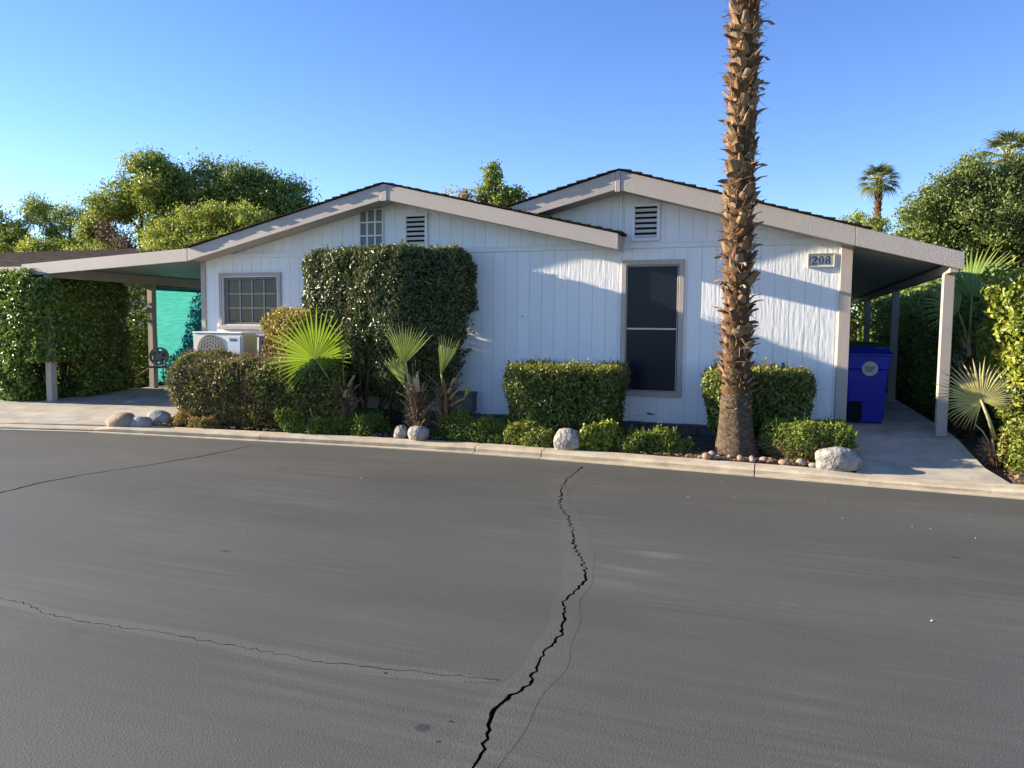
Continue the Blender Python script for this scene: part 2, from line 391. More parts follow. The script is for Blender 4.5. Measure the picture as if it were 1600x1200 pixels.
class MB:
    def __init__(s): s.v = []; s.f = []
    def add(s, vs, fs):
        b = len(s.v)
        s.v += [tuple(v) for v in vs]
        s.f += [tuple(i + b for i in f) for f in fs]
        return s
    def box(s, x0, x1, y0, y1, z0, z1):
        return s.add([(x0, y0, z0), (x1, y0, z0), (x1, y1, z0), (x0, y1, z0), (x0, y0, z1), (x1, y0, z1), (x1, y1, z1), (x0, y1, z1)],
                     [(3, 2, 1, 0), (4, 5, 6, 7), (0, 1, 5, 4), (1, 2, 6, 5), (2, 3, 7, 6), (3, 0, 4, 7)])
    def prism_y(s, poly, y0, y1):            # poly in XZ (counter-clockwise seen from -Y)
        n = len(poly)
        vs = [(x, y0, z) for x, z in poly] + [(x, y1, z) for x, z in poly]
        fs = [tuple(range(n)), tuple(range(2 * n - 1, n - 1, -1))]
        fs += [(i + n, (i + 1) % n + n, (i + 1) % n, i)[::1] for i in range(n)]
        return s.add(vs, fs)
    def prism_z(s, poly, z0, z1):
        n = len(poly)
        vs = [(x, y, z0) for x, y in poly] + [(x, y, z1) for x, y in poly]
        fs = [tuple(range(n - 1, -1, -1)), tuple(range(n, 2 * n))]
        fs += [(i, (i + 1) % n, (i + 1) % n + n, i + n) for i in range(n)]
        return s.add(vs, fs)
    def tube(s, pts, rad, n=8, cap=True):
        pts = [Vector(p) for p in pts]
        if not isinstance(rad, (list, tuple)): rad = [rad] * len(pts)
        rings = []
        for i, p in enumerate(pts):
            d = (pts[min(i + 1, len(pts) - 1)] - pts[max(i - 1, 0)]).normalized()
            a = d.orthogonal().normalized() if abs(d.z) > 0.99 else d.cross(Vector((0, 0, 1))).normalized()
            b = d.cross(a)
            rings.append([p + (a * math.cos(2 * math.pi * k / n) + b * math.sin(2 * math.pi * k / n)) * rad[i] for k in range(n)])
        vs = [v for r in rings for v in r]
        fs = []
        for i in range(len(pts) - 1):
            for k in range(n):
                fs.append((i * n + k, i * n + (k + 1) % n, (i + 1) * n + (k + 1) % n, (i + 1) * n + k))
        if cap:
            fs.append(tuple(range(n))[::-1]); fs.append(tuple((len(pts) - 1) * n + k for k in range(n)))
        return s.add(vs, fs)
    def disc_ring(s, c, axis, r0, r1, h, n=24):
        axis = Vector(axis).normalized(); a = axis.orthogonal().normalized(); b = axis.cross(a); c = Vector(c)
        vs = []
        for k in range(n):
            d = a * math.cos(2 * math.pi * k / n) + b * math.sin(2 * math.pi * k / n)
            vs += [c + d * r0 - axis * h / 2, c + d * r1 - axis * h / 2, c + d * r1 + axis * h / 2, c + d * r0 + axis * h / 2]
        fs = []
        for k in range(n):
            p, q = 4 * k, 4 * ((k + 1) % n)
            for j in range(4):
                fs.append((p + j, q + j, q + (j + 1) % 4, p + (j + 1) % 4))
        return s.add(vs, fs)
    def build(s, name, material, parent=None, bevel=0.0, smooth=False, label=None):
        me = bpy.data.meshes.new(name)
        me.from_pydata(s.v, [], s.f)
        bm = bmesh.new(); bm.from_mesh(me)
        bmesh.ops.recalc_face_normals(bm, faces=bm.faces)
        if bevel > 0:
            bmesh.ops.bevel(bm, geom=bm.edges[:], offset=bevel, segments=1, affect='EDGES', clamp_overlap=True)
        bm.to_mesh(me); bm.free()
        if smooth:
            me.polygons.foreach_set('use_smooth', [True] * len(me.polygons))
        me.materials.append(material)
        o = bpy.data.objects.new(name, me)
        link(o, parent)
        if label: o['label'] = label
        return o

def np_mesh(name, verts, faces, material, parent=None, tone=None, smooth=False):
    """verts (N,3), faces (M,k) numpy"""
    me = bpy.data.meshes.new(name)
    k = faces.shape[1]
    me.vertices.add(len(verts)); me.vertices.foreach_set('co', verts.astype(np.float32).ravel())
    me.loops.add(faces.size); me.loops.foreach_set('vertex_index', faces.astype(np.int32).ravel())
    me.polygons.add(len(faces))
    me.polygons.foreach_set('loop_start', np.arange(0, faces.size, k, dtype=np.int32))
    me.polygons.foreach_set('loop_total', np.full(len(faces), k, np.int32))
    if smooth: me.polygons.foreach_set('use_smooth', np.ones(len(faces), bool))
    me.update(calc_edges=True)
    if tone is not None:
        a = me.attributes.new('tone', 'FLOAT', 'FACE')
        a.data.foreach_set('value', tone.astype(np.float32))
    me.materials.append(material)
    o = bpy.data.objects.new(name, me)
    link(o, parent)
    return o

def unit(a): return a / np.maximum(np.linalg.norm(a, axis=1, keepdims=True), 1e-9)

_nd = unit(rng.normal(size=(14, 3))); _np = rng.uniform(0, 6.28, 14)
def wob(p, s):
    """cheap smooth noise, about -1..1"""
    o = np.zeros(len(p))
    for i in range(14):
        o += np.sin((p @ _nd[i]) * s * (1 + 0.35 * (i % 5)) + _np[i])
    return o / 5.0

def leaves(name, pos, ax, L, W, tone, material, parent, fold=0.25, kind=None, nrm=None):
    n = len(pos)
    L = L * rng.uniform(0.65, 1.25, n)[:, None]; W = W * rng.uniform(0.75, 1.2, n)[:, None]
    ax = unit(ax)
    side = unit(np.cross(ax, unit(rng.normal(size=(n, 3)) + np.array([0, 0, 0.8]))))
    if nrm is not None:
        side = unit(np.cross(ax, nrm))
    nor = np.cross(ax, side)
    nor *= np.where(np.sum(nor * (nrm if nrm is not None else nor), 1, keepdims=True) < 0, -1, 1)
    base = pos - ax * L * 0.5
    midp = base + ax * L * 0.45
    v = np.stack([base, midp + side * W / 2 + nor * W * fold, base + ax * L, midp - side * W / 2 + nor * W * fold], 1).reshape(-1, 3)
    i = np.arange(n)[:, None] * 4
    f = np.stack([i + [0, 1, 2], i + [0, 2, 3]], 1).reshape(-1, 3)
    o = np_mesh(name, v, f, material, parent, np.repeat(tone, 2))
    if kind: o['kind'] = kind
    return o

def sticks(name, p0, p1, r, material, parent):
    n = len(p0)
    d = unit(p1 - p0); a = unit(np.cross(d, rng.normal(size=(n, 3)))); b = np.cross(d, a)
    ring = [a, -0.5 * a + 0.866 * b, -0.5 * a - 0.866 * b]
    v = np.stack([p0 + x * r for x in ring] + [p1 + x * r * 0.4 for x in ring], 1).reshape(-1, 3)
    i = np.arange(n)[:, None] * 6
    f = np.concatenate([i + [0, 1, 4, 3], i + [1, 2, 5, 4], i + [2, 0, 3, 5]], 0)
    return np_mesh(name, v, f, material, parent)

def sdf_prism(poly, z0, z1, r, taper=None, zfun=None, shear=None):
    poly = np.array(poly, float)
    area = 0.5 * np.sum(poly[:, 0] * np.roll(poly[:, 1], -1) - np.roll(poly[:, 0], -1) * poly[:, 1])
    if area < 0: poly = poly[::-1]
    e = np.roll(poly, -1, 0) - poly
    nrm = unit(np.stack([e[:, 1], -e[:, 0]], 1))
    c = np.sum(nrm * poly, 1)
    def f(p):
        xy = p[:, :2].copy()
        if shear is not None: xy[:, 0] -= shear(p[:, 2])
        q2 = np.max(xy @ nrm.T - c, axis=1)
        if taper is not None: q2 = q2 + taper(p[:, 2])
        zt = z1 if zfun is None else z1 + zfun(p)
        qz = np.maximum(p[:, 2] - zt, z0 - p[:, 2])
        a, b = q2 + r, qz + r
        return np.hypot(np.maximum(a, 0), np.maximum(b, 0)) + np.minimum(np.maximum(a, b), 0) - r
    bb = (poly[:, 0].min() - 0.35, poly[:, 0].max() + 0.35, poly[:, 1].min() - 0.3, poly[:, 1].max() + 0.3, z0 - 0.05, z1 + 0.3)
    return f, bb

def sdf_ell(c, r):
    c = np.array(c, float); r = np.array(r, float)
    def f(p): return (np.linalg.norm((p - c) / r, axis=1) - 1) * r.min()
    bb = (c[0] - r[0] * 1.2, c[0] + r[0] * 1.2, c[1] - r[1] * 1.2, c[1] + r[1] * 1.2, c[2] - r[2] * 1.2, c[2] + r[2] * 1.2)
    return f, bb

def shrub(name, label, cat, sd, n, L, W, material, shell=0.25, rough=0.05, rs=6.0, top_tone=0.0, tone0=0.42, tonev=0.2,
          outward=0.55, twigs=0, twig_zone=None, twig_mat=None, dens=None, group=None, stems=3, zmin=0.1, up=0.25, foliage='foliage', kill=None):
    f, bb = sd
    root = thing(name, label, cat, (0.5 * (bb[0] + bb[1]), 0.5 * (bb[2] + bb[3]), max(zmin, bb[4])), group)
    def sample(m, sh):
        out = []
        got = 0
        for _ in range(200):
            p = np.stack([rng.uniform(bb[0], bb[1], 60000), rng.uniform(bb[2], bb[3], 60000), rng.uniform(bb[4], bb[5], 60000)], 1)
            d = f(p) + rough * wob(p, rs) + 0.4 * rough * wob(p, rs * 3.1)
            keep = (d < 0) & (d > -sh * rng.uniform(0.15, 1.0, len(p))) & (p[:, 2] > zmin)
            if dens is not None: keep &= rng.uniform(0, 1, len(p)) < dens(p)
            if kill is not None: keep &= ~kill(p)
            q = p[keep]; out.append(q); got += len(q)
            if got >= m: break
        return np.concatenate(out)[:m]
    def normal(p):
        e = 0.02
        g = np.stack([f(p + np.eye(3)[k] * e) - f(p - np.eye(3)[k] * e) for k in range(3)], 1)
        return unit(g + 1e-6)
    p = sample(n, shell)
    nr = normal(p)
    ax = nr * outward * 0.6 + unit(rng.normal(size=p.shape)) * 0.85 + np.array([0, 0, up])
    nrm = nr * 0.9 + unit(rng.normal(size=p.shape)) * 0.75 + np.array([0, 0, 0.25])
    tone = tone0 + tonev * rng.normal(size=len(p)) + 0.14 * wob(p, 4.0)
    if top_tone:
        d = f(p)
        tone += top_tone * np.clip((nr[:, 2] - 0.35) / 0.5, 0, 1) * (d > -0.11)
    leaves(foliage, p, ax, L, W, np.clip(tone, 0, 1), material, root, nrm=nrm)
    kd = max(30, int(n * 0.025))
    qd = p[rng.choice(len(p), kd)] + nr[rng.choice(len(p), kd)] * 0.01
    leaves('dead_leaves', qd, rng.normal(size=qd.shape), L * .85, W * .8, rng.uniform(0, 1, kd), L_DRY, root)['kind'] = 'stuff'
    top_i = np.where((nr[:, 2] > 0.2) & (f(p) > -0.12))[0]
    if len(top_i) > 20:
        ks = rng.choice(top_i, max(10, int(len(top_i) * 0.03)))
        q0 = np.repeat(p[ks], 6, 0) + np.repeat(nr[ks] * .7 + np.array([0, 0, .6]) + .35 * rng.normal(size=(len(ks), 3)), 6, 0) * np.tile(np.linspace(.1, 1, 6), len(ks))[:, None] * np.repeat(rng.uniform(.015, .06, len(ks)), 6)[:, None]
        leaves('new_shoots', q0, np.array([0, 0, .5]) + rng.normal(size=q0.shape) * .7, L * .75, W * .8, np.clip(tone0 + .3 + .15 * rng.normal(size=len(q0)), 0, 1), material, root)['kind'] = 'stuff'
    if twigs:
        q = sample(twigs * 4, shell * 0.8)
        if twig_zone is not None: q = q[twig_zone(q)]
        q = q[:twigs]
        cen = np.array([0.5 * (bb[0] + bb[1]), 0.5 * (bb[2] + bb[3]), bb[4]])
        dr = unit(unit(q - cen) + 0.55 * unit(rng.normal(size=q.shape)))
        sticks('twigs', q - dr * 0.12, q + dr * 0.10, 0.004, twig_mat or M_TWIG, root)['kind'] = 'stuff'
    if stems:
        mb = MB()
        cx, cy = 0.5 * (bb[0] + bb[1]), 0.5 * (bb[2] + bb[3])
        zt = max(zmin, bb[4]) + (bb[5] - 0.3 - max(zmin, bb[4])) * 0.62
        for k in range(stems):
            a = rng.uniform(0, 6.28)
            wx, wy = max(0.05, bb[1] - bb[0] - 0.7) * 0.3, max(0.04, bb[3] - bb[2] - 0.6) * 0.22
            b0 = Vector((cx + rng.uniform(-0.5, 0.5) * wx, cy + rng.uniform(-0.5, 0.5) * wy, max(zmin, bb[4]) - 0.05))
            b1 = Vector((cx + math.cos(a) * wx, cy + math.sin(a) * wy, zt))
            mid = (b0 + b1) / 2 + Vector(rng.uniform(-0.06, 0.06, 3))
            mb.tube([b0, mid, b1], [0.03, 0.02, 0.008], 6)
        mb.build('stems', M_STEM, root, smooth=True)
    return root

# ------------------------------------------------------------------ ground, road, kerb
KX = [-90, -40, -24, -16, -13.5, -11.51, -10.16, -8.6, -7.42, -6.2, -5.2, -4.3, -3.5, -2.26, -1.01, 0.33, 1.41, 2.6, 4.5, 9, 20, 60, 90]
KY = [-14, -7.2, -4.7, -3.3, -2.82, -2.43, -2.14, -2.0, -1.91, -1.80, -1.74, -1.72, -1.74, -1.81, -1.90, -2.02, -2.10, -2.2, -2.4, -2.9, -4.2, -9, -13]
def kerb_y(x): return float(np.interp(x, KX, KY))

g = MB(); g.add([(-900, -900, -0.12), (900, -900, -0.12), (900, 1400, -0.12), (-900, 1400, -0.12)], [(0, 1, 2, 3)])
tag(g.build('ground', M_EARTH), 'dry bare ground stretching away around the houses', kind='structure')

def densify(pl, step, jit, seed):
    r = random.Random(seed)
    out = []
    for (a, b) in zip(pl[:-1], pl[1:]):
        a = Vector(a); b = Vector(b); d = b - a
        n = max(1, int(d.length / step))
        nn = Vector((-d.y, d.x)).normalized()
        for k in range(n):
            p = a + d * (k / n)
            if out: p = p + nn * r.uniform(-jit, jit) * (1.7 if (seed == 3 and -5.8 < p.y < -2.4) else 1.0)
            out.append(p)
    out.append(Vector(pl[-1]))
    return out
CR1 = [(-2.863, -2.02), (-2.85, -2.821), (-2.748, -3.374), (-2.60, -3.921), (-2.362, -4.433), (-2.174, -5.044), (-1.998, -5.46), (-1.899, -5.769), (-1.912, -6.022), (-1.93, -6.199), (-1.869, -6.404), (-1.816, -6.644), (-1.835, -6.899), (-1.815, -7.10), (-1.805, -7.24), (-1.86, -7.42), (-1.868, -7.50), (-1.829, -7.651), (-1.802, -7.787), (-1.80, -7.918), (-1.72, -8.4), (-1.84, -9.2), (-1.7, -10.4), (-1.9, -12.0)]
CR2 = [(-7.75, -8.2), (-7.50, -6.6), (-7.577, -5.36), (-7.64, -4.922), (-7.594, -4.451), (-7.409, -3.787), (-7.265, -3.049), (-7.241, -2.18)]
CR3 = [(-6.6, -7.2), (-5.6, -7.25), (-4.976, -7.301), (-4.766, -7.308), (-4.505, -7.382), (-4.236, -7.396), (-3.948, -7.378), (-3.683, -7.349), (-3.546, -7.365), (-3.163, -7.359), (-2.792, -7.371), (-2.478, -7.325), (-2.175, -7.281), (-1.90, -7.25)]
cracks = [(densify(CR1, 0.028, 0.011, 3), 0.0065, 0.0125), (densify(CR2, 0.06, 0.010, 4), 0.012, 0.017), (densify(CR3, 0.03, 0.012, 5), 0.0028, 0.0052)]
def ribbon(pl, w0, w1, seed, taper_ends=True):
    r = random.Random(seed)
    Lf, Rt = [], []
    n = len(pl)
    for i, p in enumerate(pl):
        d = (pl[min(i + 1, n - 1)] - pl[max(i - 1, 0)]).normalized()
        nn = Vector((-d.y, d.x))
        w = r.uniform(w0, w1) * (0.82 + 0.18 * math.sin(i * 0.23 + seed)) 
        if taper_ends and i in (0, n - 1): w = 0.001
        Lf.append(p + nn * w); Rt.append(p - nn * w)
    return Lf, Rt
rib = [ribbon(c, a, b, 20 + i) for i, (c, a, b) in enumerate(cracks)]
outl = [(x, kerb_y(x)) for x in KX] + [(90, -75), (-90, -75)]
vs2, es2 = [Vector(p) for p in outl], [(i, (i + 1) % len(outl)) for i in range(len(outl))]
polys = []
for Lf, Rt in rib:
    loop = Lf + Rt[::-1]
    b = len(vs2)
    vs2 += loop
    es2 += [(b + i, b + (i + 1) % len(loop)) for i in range(len(loop))]
    polys.append([(p.x, p.y) for p in loop])
ov, oe, of, *_ = delaunay_2d_cdt(vs2, es2, [], 0, 1e-5)
def inside(poly, x, y):
    poly = np.asarray(poly); x0, y0 = poly[:, 0], poly[:, 1]; x1, y1 = np.roll(x0, -1), np.roll(y0, -1)
    c = ((y0 > y) != (y1 > y))
    with np.errstate(divide='ignore', invalid='ignore'):
        t = (x1 - x0) * (y - y0) / (y1 - y0) + x0
    return int(np.sum(c & (x < t))) % 2 == 1
rf = []
for f in of:
    cx = sum(ov[i].x for i in f) / 3; cy = sum(ov[i].y for i in f) / 3
    if not inside(outl, cx, cy): continue
    if any(inside(p, cx, cy) for p in polys): continue
    rf.append(f)
mb = MB(); mb.add([(v.x, v.y, 0.0) for v in ov], rf)
road = tag(mb.build('road', M_ASPH), 'grey sealed asphalt street with long cracks', kind='structure')
for i, (Lf, Rt) in enumerate(rib):
    mb = MB(); n = len(Lf)
    vs = []
    for a, c, b in zip(Lf, cracks[i][0], Rt): vs += [(a.x, a.y, 0.0), (c.x, c.y, -0.03), (b.x, b.y, 0.0)]
    fs = []
    for k in range(n - 1):
        for j in (0, 1): fs.append((3 * k + j, 3 * k + j + 1, 3 * k + 4 + j, 3 * k + 3 + j))
    mb.add(vs, fs).build('crack', M_TAR if i < 2 else M_TAR2, road)
# feathered patching compound on both sides of two of the cracks
for i, wid in ((0, 0.105), (2, 0.06)):
    Lf, Rt = rib[i]; c = cracks[i][0]; n = len(c)
    for sgn, side in ((1, Lf), (-1, Rt)):
        vs, fs = [], []
        ks = list(range(0, n, 1))
        for k in ks:
            a = max(0, k - 12); b2 = min(n - 1, k + 12)
            d = (c[b2] - c[a]).normalized(); nn = Vector((-d.y, d.x)) * sgn
            cm = sum((c[q] for q in range(a, b2 + 1)), Vector((0, 0))) / (b2 - a + 1)
            w = wid * (0.8 + 0.3 * math.sin(k * 0.07 + sgn) + 0.12 * math.sin(k * 0.31 + 2 * sgn)) + 0.012
            o1 = cm + nn * w
            o2 = cm + nn * (w * 0.75)
            s_ = side[k]
            if (o2 - s_).dot(nn) < 0.006: o2 = s_ + nn * 0.006
            if (o1 - o2).dot(nn) < 0.006: o1 = o2 + nn * 0.006
            vs += [(o1.x, o1.y, 0.0006), (o2.x, o2.y, 0.0009), (s_.x, s_.y, 0.0009)]
        for k in range(len(ks) - 1):
            for j in (0, 1): fs.append((3 * k + j, 3 * k + j + 1, 3 * k + 4 + j, 3 * k + 3 + j))
        MB().add(vs, fs).build('crack_seal', M_SEAL if i == 0 else M_SEAL2, road, smooth=True)

# kerb in cast lengths, each one a piece of its own
kerb = bpy.data.objects.new('kerb', None); COL.objects.link(kerb)
tag(kerb, 'pale concrete kerb running along the front of the garden', kind='structure')
prof = [(0.0, -0.05), (0.0, 0.010), (0.092, 0.012), (0.082, 0.056), (0.100, 0.074), (0.14, 0.084), (0.325, 0.092), (0.325, -0.05)]
joints = [-60, -30, -22, -18, -15.2, -12.6, -10.16, -7.42, -4.35, -3.48, -1.02, 1.9, 4.5, 7.5, 10.5, 14, 22, 40, 60]
for a, b in zip(joints[:-1], joints[1:]):
    xs = np.linspace(a + 0.006, b - 0.006, max(2, int((b - a) / 0.3)) if abs(a) < 20 else 4)
    vs, fs = [], []
    n = len(prof)
    for x in xs:
        y = kerb_y(x); w = 0.004 * math.sin(x * 7.1) + 0.003 * math.sin(x * 17.3)
        drv = 1.0
        if -13.9 < x < -9.9: drv = 0.55
        if 0.0 < x < 1.3: drv = 0.75
        vs += [(x, y + q[0] + (w if q[1] > 0.03 else 0), q[1] * drv if q[1] > 0.02 else q[1]) for q in prof]
    for k in range(len(xs) - 1):
        for j in range(n - 1):
            fs.append((k * n + j, (k + 1) * n + j, (k + 1) * n + j + 1, k * n + j + 1))
    fs.append(tuple(range(n))); fs.append(tuple((len(xs) - 1) * n + j for j in range(n))[::-1])
    MB().add(vs, fs).build('kerb_segment', M_KERB, kerb)

# soil of the garden bed and of the plots behind
xs = np.concatenate([np.linspace(-60, -18, 15)[:-1], np.arange(-18, 6, 0.14), np.linspace(6, 60, 18)])
dy = np.concatenate([np.arange(0.31, 2.6, 0.11), np.linspace(2.6, 60, 22)])
X = np.repeat(xs[:, None], len(dy), 1)
K = np.array([kerb_y(x) for x in xs])
Y = K[:, None] + dy[None, :]
P = np.stack([X.ravel(), Y.ravel(), np.zeros(X.size)], 1)
Z = 0.085 + 0.012 * wob(P, 2.0) + 0.012 * wob(P, 7.0) + 0.008 * wob(P, 17)
fade = np.clip((np.tile(dy, len(xs)) - 0.31) / 0.25, 0, 1)
Z = 0.070 + (Z - 0.070) * fade
Z += 0.05 * np.exp(-(((P[:, 0] + 1.27) / 0.45) ** 2 + ((P[:, 1] + 1.1) / 0.45) ** 2))
Z = np.where((P[:, 0] > -14.9) & (P[:, 0] < -9.85) & (P[:, 1] < 9) & ((P[:, 0] > -13.2) | (P[:, 1] < -0.8)), -0.06, Z)
Z = np.where((P[:, 0] > 0.08) & (P[:, 0] < 1.2) & (P[:, 1] < 13), -0.06, Z)
P[:, 2] = Z
ny = len(dy); i, j = np.meshgrid(np.arange(len(xs) - 1), np.arange(ny - 1), indexing='ij')
i, j = i.ravel(), j.ravel()
F = np.stack([i * ny + j, (i + 1) * ny + j, (i + 1) * ny + j + 1, i * ny + j + 1], 1)
so = np_mesh('garden_soil', P, F, M_SOIL, smooth=True)
tag(so, 'dark soil bed between the kerb and the house wall', kind='structure')

def slab(name, poly, zf, label, joints_y=(), mat_=M_CONC):
    """concrete slab over a polygon, top height from zf(y); split into pours"""
    root = bpy.data.objects.new(name, None); COL.objects.link(root)
    tag(root, label, kind='structure')
    ys = [p[1] for p in poly]
    cuts = sorted(set([min(ys)] + [c for c in joints_y] + [max(ys)]))
    for a, b in zip(cuts[:-1], cuts[1:]):
        bm = bmesh.new()
        f = bm.faces.new([bm.verts.new((x, y, 0)) for x, y in poly])
        for yy, nrm in ((a + 0.004, 1), (b - 0.004, -1)):
            bmesh.ops.bisect_plane(bm, geom=bm.verts[:] + bm.edges[:] + bm.faces[:], plane_co=(0, yy, 0), plane_no=(0, -nrm, 0), clear_outer=True)
        for k in range(1, 4):
            yy = a + (b - a) * k / 4
            bmesh.ops.bisect_plane(bm, geom=bm.verts[:] + bm.edges[:] + bm.faces[:], plane_co=(0, yy, 0), plane_no=(0, 1, 0))
        r = bmesh.ops.extrude_face_region(bm, geom=bm.faces[:])
        for v in r['geom']:
            if isinstance(v, bmesh.types.BMVert): v.co.z = zf(v.co.x, v.co.y)
        for v in bm.verts:
            if v.co.z == 0: v.co.z = -0.1
        bmesh.ops.recalc_face_normals(bm, faces=bm.faces)
        me = bpy.data.meshes.new('concrete_slab'); bm.to_mesh(me); bm.free()
        me.materials.append(mat_)
        link(bpy.data.objects.new('concrete_slab', me), root)
    return root
lx = np.linspace(-15.0, -9.75, 12)
poly = [(x, kerb_y(x) + 0.33) for x in lx] + [(-9.62, -1.2), (-9.95, -0.35), (-9.95, 9), (-13.25, 9), (-13.3, -0.35), (-15.0, -0.7)]
slab('driveway', poly, lambda x, y: float(np.interp(y, [-3, -2.0, -0.4, 2.0, 9], [0.052, 0.062, 0.165, 0.235, 0.25])),
     'pale concrete driveway under the left carport', (-0.35, 3.0, 6.0))
px = np.linspace(0.0, 1.40, 6)
poly = [(x, kerb_y(x) + 0.33) for x in px] + [(1.27, -1.2), (1.22, -0.2), (1.24, 1.0), (1.2, 13), (0.06, 13), (0.06, 0.3), (0.03, -0.5)]
slab('side_path', poly, lambda x, y: float(np.interp(y, [-2, -1.65, -0.1, 13], [0.068, 0.075, 0.30, 0.32])),
     'concrete path beside the house under the right awning', (0.35, 3.5, 7))

gp = []
for k in range(150):
    x = random.uniform(-9, 3.5); y = kerb_y(x) - abs(random.gauss(0, .9)) - .02
    if k > 95: y = random.uniform(-8.5, -2.3)
    gp.append((x, y, .004))
gp = np.array(gp)
o = leaves('road_grit', gp, np.stack([rng.normal(size=150), rng.normal(size=150), .4 * rng.normal(size=150)], 1), 0.016, 0.010, rng.uniform(0, .85, 150), L_GRIT, None)
tag(o, 'pale grit and bits of leaf scattered on the asphalt', kind='stuff')
# leaf litter and grit on the bed: far too many to count
n = 2600
lxp = rng.uniform(-9.4, 1.9, n); dyp = np.abs(rng.normal(0, 0.32, n)) + 0.34
lp = np.stack([lxp, np.array([kerb_y(x) for x in lxp]) + dyp, np.full(n, 0.105) + rng.uniform(0, 0.015, n)], 1)
lp = lp[~((lp[:, 0] > -0.05) & (lp[:, 0] < 1.4))]
o = leaves('leaf_litter', lp, np.stack([rng.normal(size=len(lp)), rng.normal(size=len(lp)), 0.25 * rng.normal(size=len(lp))], 1), 0.055, 0.022, rng.uniform(0, 1, len(lp)), L_DRY, None)
tag(o, 'dry leaves and wood bits littering the soil behind the kerb', kind='stuff')

# ------------------------------------------------------------------ the house
home = thing('mobile_home', 'white single storey mobile home with vertical siding and two taupe gables', 'house', (-4.95, 0, 0.3))
ZB, ZT0, ZT1 = 0.30, 2.64, 2.715
LG_P, LG_L, LG_R = (-6.30, 3.62), (-9.88, 2.78), (-2.85, 2.80)
RG_P = (-2.86, 3.62)
def roofL(x): return float(np.interp(x, [-9.88, -6.30, -2.85], [2.78, 3.62, 2.80]))
def roofR(x): return float(np.interp(x, [-4.6, -2.86, 0.0, 1.15], [3.155, 3.62, 2.80, 2.47]))
def wall_top(x):
    a = roofL(x) - 0.20 if x <= -2.85 else -9
    b = roofR(x) - 0.22 if x >= -4.55 else -9
    return max(a, b)
WL = (-9.58, -8.37, 1.50, 2.405)      # left window, outside of casing
WR = (-2.87, -2.03, 0.645, 2.485)
holes = [(WL[0] + 0.055, WL[1] - 0.055, WL[2] + 0.05, WL[3] - 0.05), (WR[0] + 0.06, WR[1] - 0.07, WR[2] + 0.07, WR[3] - 0.07)]
# sheathing round the openings
mb = MB()
xc = [-9.93, holes[0][0], holes[0][1], holes[1][0], holes[1][1], -0.02]
for k, (a, b) in enumerate(zip(xc[:-1], xc[1:])):
    if k == 1: mb.box(a, b, 0.007, 0.11, ZB, holes[0][2]); mb.box(a, b, 0.007, 0.11, holes[0][3], 2.68)
    elif k == 3: mb.box(a, b, 0.007, 0.11, ZB, holes[1][2]); mb.box(a, b, 0.007, 0.11, holes[1][3], 2.68)
    else: mb.box(a, b, 0.007, 0.11, ZB, 2.68)
gx = [-9.93, -9.0, -6.30, -4.55, -4.54, -2.87, -2.84, 0.0]
for a, b in zip(gx[:-1], gx[1:]):
    za, zb = max(2.68, wall_top(a + 1e-4)), max(2.68, wall_top(b - 1e-4))
    if za <= 2.681 and zb <= 2.681: continue
    mb.prism_y([(a, 2.68), (b, 2.68), (b, zb + 0.02), (a, za + 0.02)], 0.007, 0.11)
mb.build('wall', M_BACK, home)
mb = MB()
mb.box(-9.93, -9.83, 0.112, 12, ZB, 2.6); mb.box(-0.12, -0.02, 0.112, 12, ZB, 2.6); mb.box(-9.82, -0.13, 11.9, 12, ZB, 2.6)
mb.build('wall', M_BACK, home)
# siding boards
BW = 0.183
def board(x0, x1, zlo, zhi_fun, cut):
    groups = {}
    xs = sorted(set([x0, x1] + [c for h in cut for c in (h[0], h[1]) if x0 < c < x1] + [c for c in (-6.30, -2.86, -2.85, -4.55) if x0 < c < x1 and zhi_fun is wall_top]))
    for a, b in zip(xs[:-1], xs[1:]):
        if b - a < 0.004: continue
        xm = 0.5 * (a + b)
        za, zb = zhi_fun(a + 1e-4), zhi_fun(b - 1e-4)
        spans = [(zlo, None)]
        for h in cut:
            if h[0] < xm < h[1]: spans = [(zlo, h[2]), (h[3], None)]
        for lo, hi in spans:
            ha, hb = (za, zb) if hi is None else (hi, hi)
            if max(ha, hb) <= lo + 0.01: continue
            ha, hb = max(ha, lo + 0.002), max(hb, lo + 0.002)
            groups.setdefault('full' if len(spans) == 1 else ('low' if hi is not None else 'high'), []).append([(a, lo), (b, lo), (b, hb), (a, ha)])
    m_ = random.choice(M_SIDING)
    full = groups.pop('full', [])
    if not groups: groups = {'full': full}
    else:
        k0 = sorted(groups)[-1]
        groups[k0] = groups[k0] + full
    for ps in groups.values():
        if not ps: continue
        mb = MB()
        for q in ps: mb.prism_y(q, 0.0, 0.0135)
        mb.build('siding_board', m_, home)
x = -9.86
k = 0
while x < -0.14:
    x1 = min(x + BW - 0.005, -0.135)
    board(x, x1, ZB - 0.004 + random.uniform(-0.004, 0.002), lambda q: ZT0 - 0.002, holes)
    x += BW
x = -9.80
while x < -0.02:
    x1 = min(x + BW - 0.005, -0.03)
    board(x, x1, ZT1 + 0.002, wall_top, [])
    x += BW
